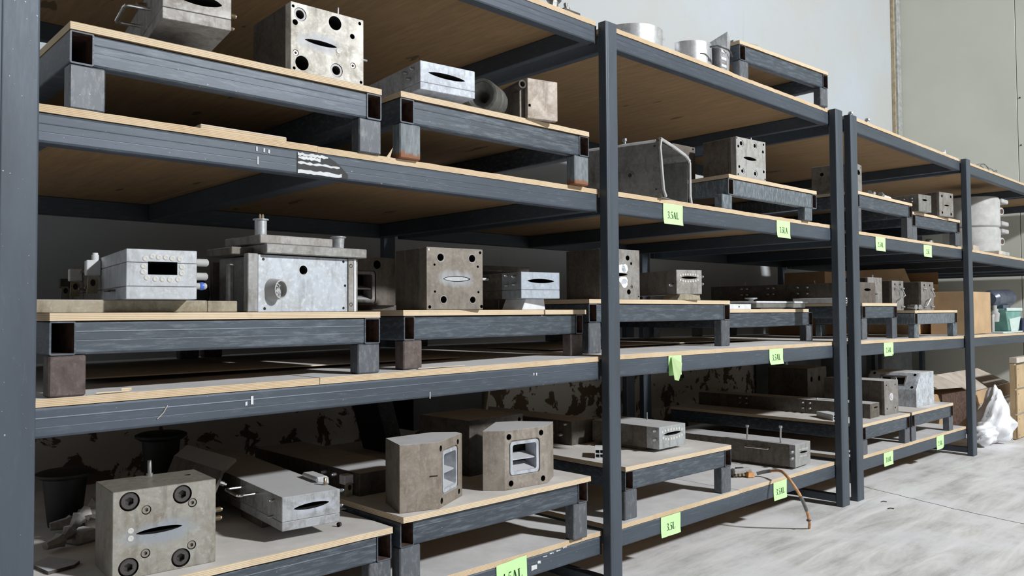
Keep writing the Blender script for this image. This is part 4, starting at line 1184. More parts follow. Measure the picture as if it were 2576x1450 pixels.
# stacked castings, far bay of second shelf
for k, lab in enumerate(('lower of two stacked pale castings past the far post, second shelf', 'upper of two stacked pale castings past the far post, second shelf')):
    t = thing('drum_casting', lab, 'casting', (11.52, .50, zt('B', 11.1)+.002 + .388*k), 0, 'stacked drum castings')
    bm = BM(); lathe(bm, [(0, .31), (.02, .33), (.35, .33), (.385, .315)], (0, 0, 0), (0, 0, 1), 40); finish('drum', bm, M['casting'], t)
    for h_ in (.03, .32):
        bm = BM(); box(bm, .1, .36, -.34, -.2, h_, h_+.055, .01); finish('lug', bm, M['casting'], t, 0)
    bm = BM(); lathe(bm, [(0, .05), (-.02, .05)], (.12, -.305, .21), (.3, 1, 0), 14); finish('port_rim', bm, M['casting'], t)
    bm = BM(); lathe(bm, [(-.022, .032), (-.024, .032)], (.12, -.305, .21), (.3, 1, 0), 14); finish('port', bm, M['rust'], t)
for i, (x, y, w_, h_) in enumerate(((10.75, .25, .22, .12), (10.92, -.0+.02, .2, .05))):
    bm = BM(); box(bm, 0, w_, 0, .25, 0, h_, .006); o = finish('grey_carton', bm, M['card_grey'], None, 0, (x, y, zt('B', x)+.002)); tag(o, ['taller small grey block at the foot of the stacked castings', 'flat small grey block at the foot of the stacked castings'][i], 'block')

# things under the second-shelf stands of the far rack
bm = BM(); tube(bm, [(7.0, 1.2, zt('B', 8.4)+.05), (8.9, .5, zt('B', 8.4)+.05)], .045, 12); tag(finish('dusty_pipe', bm, M['casting'], None), 'dusty pipe lying on the second shelf under the stand by the far post', 'pipe')
t = thing('small_valve', 'small dusty fitting lying on the second shelf beneath the farthest stand', 'fitting', (9.0, .14, zt('B', 9.05)))
bm = BM(); box(bm, 0, .22, 0, .1, .001, .012, .002); finish('plate', bm, M['profile'], t, 0)
bm = BM(); lathe(bm, [(0, .04), (.03, .045), (.06, .03)], (.1, .05, .012), (0, 0, 1), 10); finish('knob', bm, M['steel_grey'], t)

# sheets and strips lying on the third shelf
for i, (x, y, w_, d_, rz) in enumerate(((.95, .45, 1.9, .5, 1.2), (3.7, .62, 2.5, .6, -1.0))):
    bm = BM(); box(bm, 0, w_, 0, d_, 0, .006, .001); o = finish('thin_sheet', bm, M['ply_top'], None, 0, (x, y, max(zt('C', x), zt('C', x+w_))+.006)); o.rotation_euler.z = radians(rz)
    tag(o, ['thin sheet lying on the third shelf under the left stands', 'thin sheet lying on the third shelf right of the middle post'][i], 'sheet')
t = thing('wood_splinter', 'torn splinter of wood on the third shelf edge beside the brown leg', 'splinter', (.86, .012, zt('C', .9)), 8)
bm = BM(); prism(bm, [(0, 0), (.10, -.006), (.12, .004), (.105, .012), (.02, .010)], 'z', .001, .006); prism(bm, [(.085, 0), (.12, .0), (.125, .012), (.09, .01)], 'z', .004, .014); finish('sliver', bm, M['ply_top'], t, 0)
bm = BM(); prism(bm, [(0, 0), (.16, -.004), (.28, .002), (.16, .02), (.02, .02)], 'z', 0, .003); o = finish('wood_sliver', bm, M['ply_top'], None, 0, (2.22, .03, zt('C', 2.4)+.003)); tag(o, 'long flat sliver on the third shelf edge between the stand legs', 'splinter')
bm = BM(); prism(bm, [(0, 0), (.02, .0), (.012, .06)], 'y', 0, .004); o = finish('wood_chip', bm, M['ply_top'], None, 0, (2.04, .02, zt('B', 2.0)+.0005)); o.rotation_euler = (0, radians(25), 0); tag(o, 'small chip standing on the second shelf edge between the two stands', 'splinter')

# ------------------------------------------------------------------ lowest shelf
SD1 = .6412
t = die('extrusion_die', 'largest die block at bottom left with four big socket bolts and a slot', (.937, .083, SD1+.0005), -4.2, .357, .25, .308,
    steel('big_block_steel', (.37, .36, .32), (.25, .215, .17), .4, .38, .5, patch=(.155, .15, .15, .05, (.31, .35, .41)), dust=False),
    sockets=[(.055, .269, .030), (.235, .268, .030), (.111, .231, .0145), (.271, .232, .0145), (.053, .039, .030), (.231, .039, .030), (.109, .078, .0145), (.269, .078, .0145)],
    plugs=[(.059, .166, .0104), (.059, .139, .0104)], slot=(.077, .152, .234, .155, .0095), barbs=(('r', .03, .185, .0115), ('r', .035, .152, .0115)), studs=(('t', .185, .235, .012, .95),),
    tophole=[(.30, .15, .012)], barbmat='brass', group=G_DIE)
t = die('extrusion_die', 'long dusty die with chrome handle and worn slot behind the big bolted block', (1.577, .083, SD1+.0515), -5.5, .254, 1.35, .136, steel('worn_silver', (.42, .44, .46), (.22, .21, .20), .45, .36, .5, patch=(.145, .083, .115, .032, (.56, .60, .70))),
    splits=(.036,), ysplits=(.475,), backmat=M['steel_brown'], slot=(.05, .083, .204, .090, .011), barbmat='zinc', handles=(('l', .257, .425, .11, .085),),
    barbs=(('l', .082, .111, .0075), ('l', .10, .042, .0075), ('r', .02, .125, .009), ('r', .03, .06, .009)), group=LONG)
put(t, 'stud', 'stud', (.24, .115, .136), (0, 0, 1), .011, M['brass'], .55)
bm = BM(); hexa(bm, [(.225, .17, .1365), (.29, .17, .12), (.29, .33, .12), (.225, .33, .1365), (.225, .17, .160), (.285, .17, .160), (.285, .33, .160), (.225, .33, .160)], .008); finish('bent_clip', bm, M['aluminium'], t, 0)
bm = BM(); box(bm, .03, .06, .3, .55, -.0505, -.001, .002); box(bm, .19, .22, .3, .55, -.0505, -.001, .002); finish('support_foot', bm, M['steel_brown'], t, 0)
# bent sheet plate behind
t = thing('bent_sheet', 'bent brown sheet metal plate leaning behind the big bolted block', 'sheet', (1.46, .60, SD1), 0)
bm = BM(); prism(bm, [(0, .001), (.012, .0), (.105, .215), (.165, .262), (.160, .274), (.095, .228)], 'y', 0, .55); finish('sheet', bm, M['steel_brown'], t, 0)
bm = BM(); box(bm, .055, .062, -.003, .02, .06, .2, .001); finish('edge_strip', bm, M['bar'], t, 0)
bm = BM(); lathe(bm, [(0, .012), (.02, .012), (.02, .007), (.03, .007)], (.10, .03, .17), (.9, -.3, -.4), 8); finish('bolt', bm, M['zinc'], t)
# dark round lids behind
for i, (x, y, r, h, lab) in enumerate(((1.04, 1.05, .11, .24, 'black round-topped pot nearest the left post, deep on the lowest shelf'), (1.62, 1.5, .12, .30, 'taller black round-topped pot deeper behind the big bolted block'))):
    t = thing('black_pot', lab, 'pot', (x, y, SD1), 0, 'black pots deep on the lowest shelf')
    bm = BM(); lathe(bm, [(.001, r*.6), (h*.5, r*.72), (h*.88, r*.8)], (0, 0, 0), (0, 0, 1), 24); finish('pot_body', bm, M['black'], t)
    bm = BM(); lathe(bm, [(h*.88, r*.9), (h*.93, r*1.08), (h*.97, r*1.08), (h, r*.9), (h+.004, .02)], (0, 0, 0), (0, 0, 1), 28); finish('lid', bm, M['black'], t)
# grey castings lumps at left
for i, (x, y, s, rz, lab) in enumerate(((.86, .62, 1.0, 20, 'dusty curved clamp lying left of the big bolted block, nearer one'), (.95, .92, 1.1, -15, 'dusty curved clamp lying left of the big bolted block, farther one'))):
    t = thing('clamp_casting', lab, 'clamp', (x, y, SD1), rz, 'dusty clamps behind the bolted block')
    bm = BM(); tube(bm, arc_path([(0, 0, .03*s), (.10*s, .02, .035*s), (.17*s, .02, .12*s), (.24*s, .03, .10*s)], .05, 5), [(.016+.008*(q % 3))*s for q in range(14)], 6); finish('arm', bm, M['steel_grey'], t)
    bm = BM(); box(bm, .12*s, .22*s, -.02, .08*s, .001, .05*s, .008); finish('jaw', bm, M['steel_grey'], t, 0)
bm = BM(); prism(bm, [(0, 0), (.09, .02), (.12, .06), (.05, .2), (-.02, .14)], 'z', 0, .012); o = finish('dark_plate_scrap', bm, M['steel_dark'], None, 0, (.80, -.0+.33, SD1+.0006)); tag(o, 'dark scrap plate lying flat at the left end of the lowest stand', 'plate')
bm = BM(); lathe(bm, [(0, .010), (.012, .010), (.012, .006), (0, .006)], (1.88, .155, SD1+.011), (1, .3, 0), 12, cap=False); tag(finish('small_nut', bm, M['bolt'], None), 'small dark nut standing on the plywood in front of the long die', 'nut')
bm = BM(); prism(bm, [(0, .02), (.17, 0), (.19, .045), (.17, .06), (.12, .045)], 'z', 0, .004); o = finish('white_shard', bm, M['profile'], None, 0, (1.78, .74, SD1+.14)); o.rotation_euler = (0, 0, 0)
o.location = (1.94, .40, SD1+.0006); tag(o, 'thin white wedge-shaped shard at the right end of the bottom left stand', 'shard')
bm = BM(); box(bm, 0, .11, 0, .5, 0, .05, .003); o = finish('low_block', bm, M['steel_brown'], None, 0, (1.915, .55, SD1+.0005)); tag(o, 'low brown block at the right end of the bottom left stand', 'block')

SD2 = .6852
UP = [(0, 0), (.18, -.055), (.42, .07), (.435, .13), (.345, .21), (.075, .215)]
tan = steel('tan_window_steel', (.27, .235, .195), (.17, .135, .105), .5, .5, .35)
t, b, F = window_block('die_adapter', 'left chamfered die block with a square window turned to the right, lowest shelf', (2.10, .01, SD2+.0005), 0, UP, .30, (.18, -.055), (.42, .07), (.055, .075, .195, .235), [(.018, .268, .014), (.218, .268, .013), (.026, .03, .014), (.23, .03, .013)], tan, inner)
bm = BM(); hexa(bm, [(.135, -.0422, .146), (.172, -.0535, .146), (.173, -.0500, .146), (.136, -.0385, .146), (.135, -.0422, .152), (.172, -.0535, .152), (.173, -.0500, .152), (.136, -.0385, .152)]); finish('key_slot', bm, M['bore'], t, 0)
VP = [(0, .075), (.082, 0), (.36, -.027), (.50, .065), (.38, .22), (.27, .275)]
tan2 = steel('grey_window_steel', (.31, .275, .235), (.19, .16, .13), .5, .5, .35)
window_block('die_adapter', 'right chamfered die block with a square window facing the front, lowest shelf', (2.66, .015, SD2+.0005), 0, VP, .295, (.082, 0), (.36, -.027), (.050, .085, .205, .22), [(.026, .262, .0155), (.236, .264, .015), (.038, .03, .0155), (.247, .029, .015)], tan2, inner)
die('extrusion_die', 'dark plain block standing behind the two chamfered blocks', (2.84, .40, SD2+.0005), 2, .42, .42, .30, M['steel_dark'], ysplits=(.1,), holes=[(.39, .27, .012)], group=G_DIE)
t = thing('strap_frame', 'bent dark strap frame standing in shadow behind the chamfered blocks', 'frame', (2.95, 1.30, SD2))
bm = BM(); hexa(bm, [(0, 0, .001), (.12, 0, .001), (.12, .3, .001), (0, .3, .001), (-.12, 0, .42), (.0, 0, .42), (.0, .3, .42), (-.12, .3, .42)], .004); finish('leg_plate', bm, M['weld'], t, 0)
bm = BM(); tube(bm, arc_path([(-.1, -.02, .43), (.05, -.02, .36), (.9, -.02, .40), (1.0, -.02, .5)], .06, 4), .022, 6); finish('top_strap', bm, M['bar'], t)
bm = BM(); hexa(bm, [(.78, .0, .02), (.80, .0, .02), (.80, .3, .02), (.78, .3, .02), (.86, 0, .44), (.88, 0, .44), (.88, .3, .44), (.86, .3, .44)], .002); finish('leg_plate', bm, M['bar'], t, 0)
bm = BM(); box(bm, .2, .8, .02, .3, .12, .36, .004); finish('dark_case', bm, M['black'], t, 0)
t = die('extrusion_die', 'dark dusty die with zinc clips lying deep between the bottom left stands', (2.16, .42, SD2+.0005), 0, .3, 1.1, .11, M['steel_dark'], barbs=(('l', .2, .08, .012), ('l', .3, .08, .012), ('l', .4, .05, .012)), barbmat='zinc', ysplits=(.5,), group=LONG)
clamp(t, .05, 0, .10)

SD3 = .6682
t = die('extrusion_die', 'long brown die left of the middle post seen across the lowest shelf', (4.06, .76, SD3+.0005), 1, .24, 1.1, .16, M['steel_brown'], ysplits=(.13, .62), backmat=M['steel_brown'], barbs=(('l', .18, .125, .0125), ('l', .17, .07, .0125), ('l', .09, .065, .0125), ('l', .05, .14, .01)), barbmat='zinc', group=LONG)
pl = [(.035, .107, .0089), (.067, .112, .0089), (.099, .114, .009), (.131, .115, .009), (.164, .114, .0091), (.196, .112, .0091), (.227, .111, .0091), (.257, .103, .0092), (.042, .069, .0089), (.071, .059, .0089), (.101, .055, .009), (.134, .055, .009), (.163, .055, .0091), (.195, .057, .0091), (.226, .062, .0091), (.256, .067, .0092)]
t = die('extrusion_die', 'dusty-topped die with two rows of white plugs, lowest shelf by the middle post', (4.234, .168, SD3+.0205), 1.2, .30, .55, .14, steel('bright_worn', (.44, .47, .48), (.29, .29, .28), .35, .36, .5), plugs=pl, slot=(.05, .088, .245, .089, .009), slotdeep=.12,
    ysplits=(.10,), backmat=M['steel_brown'], barbmat='zinc', barbs=(('l', .03, .116, .0115), ('l', .03, .06, .0115), ('r', .03, .12, .012), ('r', .03, .06, .012)), studs=(('t', .26, .28, .006, 1.6),), group=G_DIE)
clamp(t, .36, .01, .13)
bm = BM(); box(bm, .02, .06, .12, .5, -.020, -.0005, .001); box(bm, .24, .28, .12, .5, -.020, -.0005, .001); finish('runner', bm, M['steel_brown'], t, 0)
def profile_piece(label, x, y, z, w, d, h, rz):
    """short length of hollow white plastic profile with chambers open to the front"""
    t = thing('profile_sample', label, 'profile', (x, y, z), rz, 'cut samples of white plastic profile')
    bm = BM(); wl = .004
    cols = [(0, w*.5), (w*.5, w)]; rows = [(0, h*.5), (h*.5, h)]
    box(bm, 0, wl, 0, d, 0, h); box(bm, w-wl, w, 0, d, 0, h); box(bm, wl, w-wl, 0, d, 0, wl); box(bm, wl, w-wl, 0, d, h-wl, h)
    box(bm, w*.5-wl/2, w*.5+wl/2, 0, d, wl, h-wl); box(bm, wl, w*.5-wl/2, 0, d, h*.5-wl/2, h*.5+wl/2); box(bm, w*.5+wl/2, w-wl, 0, d, h*.5-wl/2, h*.5+wl/2)
    finish('hollow_profile', bm, M['profile'], t, 0)
    bm = BM(); box(bm, wl, w-wl, d-.004, d-.001, wl, h-wl); finish('back_web', bm, M['bore'], t, 0)
    return t
profile_piece('cut length of hollow white profile left of the middle post, lowest shelf', 3.80, .335, SD3+.0003, .06, .16, .055, -50)
profile_piece('cut length of hollow white profile behind the double posts, lowest shelf', 6.95, .28, .6003, .11, .28, .05, -35)

# die standing directly on the lowest shelf, with long T bolts
zd = zt('D', 5.9)
t = die('extrusion_die', 'long brown-sided die with two T-bolts and a side handle, directly on the lowest shelf', (5.813, .057, zd+.0175), 2.8, .272, 1.35, .172, steel('grey_slot_face', (.36, .37, .36), (.24, .22, .2), .4, .45, .4), slot=(.078, .105, .217, .099, .0075), ysplits=(.05, .62), backmat=M['steel_brown'],
    plugs=[(.078+.022*i, .128-.0006*i, .006) for i in range(7)] + [(.085+.022*i, .075-.001*i, .006) for i in range(6)], barbmat='zinc', barbs=(('l', .02, .119, .0145), ('l', .02, .07, .0145)), handles=(('l', .208, .405, .123, .035),), group=LONG)
for y, L in ((.41, .10), (.13, .12)):
    bm = BM(); tube(bm, [(.03, y, .172), (.032, y+.002, .22), (.022, y-.005, .172+L)], .007, 8); lathe(bm, [(0, .014), (.016, .014)], (.022, y-.005, .170+L), (-.1, 0, 1), 8); finish('t_bolt', bm, M['zinc'], t)
bm = BM(); box(bm, .02, .06, .1, 1.3, -.017, -.0005, .001); box(bm, .2, .24, .1, 1.3, -.017, -.0005, .001); finish('runner', bm, M['steel_brown'], t, 0)
t = thing('spare_beam', 'pair of dark rails lying on the lowest shelf right of the long die with T-bolts', 'rail', (6.15, .30, zd))
for k in range(2):
    bm = BM(); box(bm, .0+.09*k, .05+.09*k, 0, 1.6, .001, .06, .003); finish('rail', bm, M['steel_brown'], t, 0)

# air tool and hose
t = thing('air_tool', 'grey die-cast air tool with orange trigger lying on the lowest shelf edge', 'tool', (5.235, .245, zt('D', 5.3)), -32)
bm = BM(); hexa(bm, [(0, 0, .002), (.16, 0, .002), (.16, .08, .002), (0, .08, .002), (.015, .01, .055), (.15, .01, .06), (.15, .07, .06), (.015, .07, .055)], .008); finish('tool_body', bm, M['steel_grey'], t, 0)
bm = BM(); box(bm, .04, .1, .03, .05, .056, .064, .002); finish('latch', bm, M['bolt'], t, 0)
for k in range(3):
    bm = BM(); lathe(bm, [(0, .009), (.03, .009)], (.01+.03*k, -.03, .02), (0, 1, 0), 8); finish('terminal', bm, M['brass'], t)
bm = BM(); hexa(bm, [(.09, -.05, .003), (.15, -.05, .003), (.15, -.002, .003), (.09, -.002, .003), (.1, -.04, .04), (.14, -.04, .04), (.14, -.002, .04), (.1, -.002, .04)], .004); finish('trigger', bm, M['orange'], t, 0)
hp = [(5.375, .135, .38), (5.40, .10, .392), (5.42, .05, .405), (5.40, -.03, .42), (5.345, -.10, .415), (5.31, -.165, .375), (5.33, -.21, .30), (5.39, -.215, .22), (5.46, -.205, .14), (5.52, -.19, .06), (5.565, -.165, .006)]
def smooth_path(P, n=4):
    P = [Vector(p) for p in P]; out = []
    for i in range(len(P)-1):
        p0, p1, p2, p3 = P[max(i-1, 0)], P[i], P[i+1], P[min(i+2, len(P)-1)]
        for k in range(n):
            u = k/n
            out.append(.5*((2*p1) + (p2-p0)*u + (2*p0-5*p1+4*p2-p3)*u*u + (3*p1-p0-3*p2+p3)*u**3))
    return out + [P[-1]]
sp = smooth_path(hp)
t = thing('air_hose', 'orange air hose curving from the tool over the shelf edge down to the floor', 'hose', (5.375, .135, .38))
rel = [p-Vector(t.location) for p in sp]
a, b = 9, 29
bm = BM(); tube(bm, rel[:a], .0125, 10); finish('hose_sleeve', bm, M['hose_grey'], t)
bm = BM(); tube(bm, rel[a-1:b], .0105, 10); finish('hose_tube', bm, M['hose'], t)
bm = BM(); tube(bm, rel[b-1:], .0105, 10); o = finish('hose_tip', bm, M['hose'], t)
bm = BM(); tube(bm, rel[25:32], .0125, 10); o = finish('hose_wrap', bm, M['hose_grey'], t); o['label'] = 'grey tape wrap'
bm = BM(); box(bm, -.008, .02, -.012, .012, -.006, .006, .002); o = finish('tie', bm, M['bolt'], t, 0); o.location = rel[35] + Vector((-.012, 0, 0))

# far rack lowest shelf
SD4 = .6002
t = die('extrusion_die', 'brown die block with a round boss and four holes, lowest shelf of the far rack', (7.62, .10, SD4+.0005), -5, .263, .6, .315, M['steel_grey'], ysplits=(.03,), backmat=M['steel_brown'],
    holes=[(.018+.02, .273, .0085), (.156+.05, .271, .0085), (.023+.02, .057, .0085), (.153+.05, .057, .0085)], group=G_DIE)
put(t, 'plug', 'boss', (.125, 0, .163), (0, -1, 0), .037, M['steel_grey'], .8); put(t, 'plug', 'boss_core', (.125, -.006, .163), (0, -1, 0), .018, M['steel_silver'])
t = die('extrusion_die', 'long low die with a short slot left of the block with a round boss', (7.30, .10, SD4+.0005), 2, .22, 1.75, .13, M['steel_brown'], slot=(.08, .09, .18, .09, .006), ysplits=(.06, .6, 1.1), backmat=M['steel_brown'], studs=(('t', .03, .12, .012, .3), ('t', .03, .5, .01, .4)),
    barbmat='zinc', barbs=[('l', y, z, .010) for y in (.55, .62, 1.2, 1.27) for z in (.10, .05)], splits=(), group=LONG)
bm = BM(); box(bm, .10, .15, .15, 1.0, .1305, .135, .001); finish('top_strip', bm, M['profile'], t, 0)
die('extrusion_die', 'dark brown block with two holes deep behind the long low die of the far rack', (8.25, 1.15, SD4+.01), 3, .5, .45, .34, M['steel_brown'], holes=[(.1, .22, .03), (.3, .22, .03)], group=G_DIE)
# slanted window block
t = thing('die_adapter', 'silver block with a slanted window face smeared with white paste, beside the far post', 'die block', (8.43, .11, .6035))
pp = [(0, 0), (.48, 0), (.48, .335), (.125, .335), (0, .17)]
bm = BM(); prism(bm, pp, 'y', 0, .50, .003)
b = finish('body', bm, steel('pasty_silver', (.58, .62, .67), (.26, .28, .30), .55, .5, .25, scale=1.6), t, 0)
A = Vector((0, 0, .17)); B = Vector((.125, 0, .335)); U_ = (B-A).normalized(); N_ = U_.cross(Vector((0, 1, 0))).normalized()
F = Matrix(((0, N_.x, U_.x, A.x), (1, N_.y, U_.y, 0), (0, N_.z, U_.z, A.z), (0, 0, 0, 1)))   # local x = depth, z = up the slope, y = into block (N flipped below)
if N_.z > 0:
    F = Matrix(((0, -N_.x, U_.x, A.x), (1, -N_.y, U_.y, 0), (0, -N_.z, U_.z, A.z), (0, 0, 0, 1)))
c_ = BM(); box(c_, .12, .38, -.02, .05, .045, .165)
for x, z in ((.05, .03), (.05, .18), (.45, .03), (.45, .18)): lathe(c_, [(-.02, .015), (.03, .015)], (x, 0, z), (0, 1, 0), 14)
cu = cutter_mesh(c_); cu.matrix_world = Matrix.Translation(t.location) @ F; carve([b], cu)
bm = BM()
for q in ((.12, .134, .045, .165), (.366, .38, .045, .165), (.134, .366, .045, .055), (.134, .366, .155, .165)): box(bm, q[0]+.0006, q[1]-.0006, -.004, .03, q[2]+.0006, q[3]-.0006)
o = finish('window_frame', bm, M['steel_grey'], t, 0); o.matrix_local = F
bm = BM(); hexa(bm, [(.20, .0, .056), (.28, .03, .056), (.28, .045, .056), (.20, .045, .056), (.23, .0, .154), (.29, .03, .154), (.29, .045, .154), (.23, .045, .154)]); o = finish('divider', bm, M['profile'], t, 0); o.matrix_local = F
# ------------------------------------------------------------------ behind the far post, on the floor
t = thing('crumpled_carton', 'crushed dusty cardboard flaps heaped past the far post at floor level', 'box', (10.3, .55, 0), 0)
def flap(pts, mat, name='flap'):
    P = [Vector(p) for p in pts]; n = (P[1]-P[0]).cross(P[3]-P[0]).normalized()*.012
    bm = BM(); hexa(bm, [P[0], P[1], P[2], P[3], P[0]+n, P[1]+n, P[2]+n, P[3]+n]); return finish(name, bm, mat, t, 0)
flap([(0, 0, .80), (1.5, .0, .80), (1.75, -.3, .62), (.25, -.3, .60)], M['card_grey'])
flap([(.25, -.31, .59), (1.75, -.31, .61), (1.75, -.33, .46), (.35, -.33, .44)], M['card'])
flap([(.35, -.34, .43), (1.85, -.34, .45), (2.0, -.2, .22), (.7, -.2, .2)], M['card_grey'])
flap([(-1.2, .3, .86), (.1, .1, .82), (-.1, -.3, .68), (-1.1, -.1, .70)], M['card_grey'])
flap([(-.6, -.25, .62), (.2, -.3, .62), (.1, -.28, .30), (-.4, -.22, .15)], M['rust'], 'inner_wall')
bm = BM(); box(bm, -.1, 1.9, .05, .8, .001, .55, .01); finish('carton_body', bm, M['card'], t, 0)
t = thing('plastic_bag', 'crumpled white plastic bag on the floor just past the far post', 'bag', (10.55, .02, 0))
bm = BM()
bmesh.ops.create_icosphere(bm, subdivisions=4, radius=1.0)
for v in bm.verts:
    p = v.co.copy()
    n = sin(5*p.x+2*p.y)*.12 + sin(9*p.z+4*p.x)*.08 + sin(13*p.y+7*p.z+1)*.06 + random.uniform(-.012, .012)
    r = 1+n
    top = max(0, p.z)
    v.co = Vector((p.x*r*.23*(1-.55*top)+.06*top, p.y*r*.2*(1-.5*top), (p.z*r*.24+.26) + top**2*.17))
for v in bm.verts: v.co.z = max(.004, v.co.z)
finish('bag_body', bm, M['bag'], t, 50)
bm = BM(); tube(bm, [(.27, -.05, .3), (.31, -.08, .2), (.28, -.1, .06), (.30, -.12, .004)], .004, 5); finish('bag_string', bm, M['profile'], t)
bm = BM(); bmesh.ops.create_icosphere(bm, subdivisions=4, radius=1.0)
for v in bm.verts:
    p = v.co.copy()
    r = 1 + sin(7*p.x+3*p.z)*.10 + sin(11*p.z+5*p.y)*.08 + random.uniform(-.012, .012)
    v.co = Vector((p.x*r*.24-.26, p.y*r*.12+.03, p.z*r*.13+.16))
finish('bag_fold', bm, M['bag'], t, 50)
t = thing('wooden_crate', 'tan wooden crate side standing at the right picture edge on the floor', 'crate', (11.08, -.09, .0))
for k in range(3):
    bm = BM(); box(bm, .0, .95, 0, .02, .02+.30*k, .30+.30*k, .003); finish('board', bm, M['wood'], t, 0)
bm = BM(); box(bm, -.004, .95, -.004, .08, .925, .99, .004); finish('top_board', bm, M['card_grey'], t, 0)
bm = BM(); box(bm, .001, .05, .021, .08, .01, .92, .003); finish('side_board', bm, M['wood'], t, 0)
for z in (.06, .25, .36, .55, .66, .85):
    bm = BM(); lathe(bm, [(0, .007), (-.002, .007)], (.05, 0, z), (0, 1, 0), 6); finish('nail', bm, M['rust'], t)
for i, (x, z, w_, h_, lab) in enumerate(((9.5, 0, 1.3, 1.22, 'largest grey concrete block against the back wall, left of the far post'), (11.3, 0, 1.0, 1.08, 'middle grey block against the back wall past the far post'), (12.9, 0, 1.2, .98, 'rightmost grey block against the back wall near the crate'))):
    bm = BM(); box(bm, x, x+w_, 2.2, 2.48, 0, h_, .02)
    o = finish('concrete_block', bm, M['concrete'], None, 0); tag(o, lab, 'block', 'grey blocks along the back wall')
bm = BM(); box(bm, 11.9, 12.9, 1.4, 1.9, .001, .62, .01); tag(finish('pale_carton', bm, M['card_grey'], None, 0), 'pale grey carton standing behind the crushed cardboard', 'box')
# debris on the floor
deb = [(6.55, -.33, 'dark twig-like shaving on the floor right of the double posts, nearer one', .05), (6.75, -.2, 'dark twig-like shaving on the floor right of the double posts, farther one', .045), (4.22, -.42, 'short dark shaving on the floor below the 3.5L tag', .035), (9.9, .2, 'small dark scrap on the floor past the far post', .04)]
for x, y, lab, L in deb:
    bm = BM(); tube(bm, [(0, 0, .004), (L*.5, .008, .006), (L, -.004, .004)], .0035, 5)
    o = finish('metal_shaving', bm, M['bolt'], None, 35, (x, y, 0)); o.rotation_euler.z = radians(-40); tag(o, lab, 'shaving', 'shavings on the floor')

# ------------------------------------------------------------------ paper tags with lettering
GL = {
 'L': (.62, [((.02, .98), (.34, .98), .045), ((.18, 0), (.18, 1), .14), ((.02, .02), (.56, .02), .045), ((.56, .02), (.60, .26), .06)]),
 'A': (.74, [((.12, 0), (.36, 1), .055), ((.36, 1), (.62, 0), .14), ((.17, .33), (.5, .33), .045), ((.0, .02), (.24, .02), .04), ((.46, .02), (.76, .02), .04)]),
 '3': (.50, [((.04, .80), (.12, .95), .06), ((.12, .95), (.26, .98), .08), ((.26, .98), (.38, .88), .11), ((.38, .88), (.36, .68), .12), ((.36, .68), (.18, .54), .07), ((.18, .54), (.38, .44), .09), ((.38, .44), (.42, .22), .13), ((.42, .22), (.30, .04), .11), ((.30, .04), (.10, .02), .07), ((.10, .02), (.03, .10), .07)]),
 '5': (.50, [((.44, .97), (.14, .97), .10), ((.14, .97), (.07, .60), .05), ((.07, .60), (.28, .58), .07), ((.28, .58), (.41, .44), .11), ((.41, .44), (.42, .22), .13), ((.42, .22), (.28, .04), .10), ((.28, .04), (.08, .02), .07), ((.08, .02), (.02, .08), .06)]),
 '4': (.52, [((.34, 0), (.34, 1), .12), ((.34, 1), (.02, .28), .05), ((.02, .28), (.50, .28), .07)]),
 '2': (.50, [((.04, .74), (.12, .94), .07), ((.12, .94), (.28, .97), .08), ((.28, .97), (.40, .82), .12), ((.40, .82), (.36, .58), .12), ((.36, .58), (.04, .04), .06), ((.04, .05), (.46, .05), .11)]),
 '0': (.50, [((.24, .98), (.08, .75), .08), ((.08, .75), (.08, .25), .12), ((.08, .25), (.24, .02), .08), ((.24, .02), (.42, .25), .08), ((.42, .25), (.42, .75), .12), ((.42, .75), (.24, .98), .08)]),
 '.': (.22, [((.08, 0), (.08, .11), .11)]),
}
def letter_bm(txt, cx, cz, H, y, bend, wscale=1.0):
    bm = BM()
    W_ = sum(GL[c][0]+.06 for c in txt)*H*wscale
    x = cx - W_/2
    for c in txt:
        for (x0, z0), (x1, z1), wd in GL[c][1]:
            a = Vector((x+x0*H*wscale, 0, cz-H/2+z0*H)); b = Vector((x+x1*H*wscale, 0, cz-H/2+z1*H))
            d = (b-a); L = d.length
            if L < 1e-6: continue
            d = d/L; nn = Vector((-d.z, 0, d.x))*wd*H/2
            a2, b2 = a-d*wd*H*.12, b+d*wd*H*.12
            q = [a2-nn, b2-nn, b2+nn, a2+nn]
            vs = [bm.verts.new((p.x, bend(p.z)-y, p.z)) for p in q]
            bm.faces.new(vs)
        x += (GL[c][0]+.06)*H*wscale
    return bm
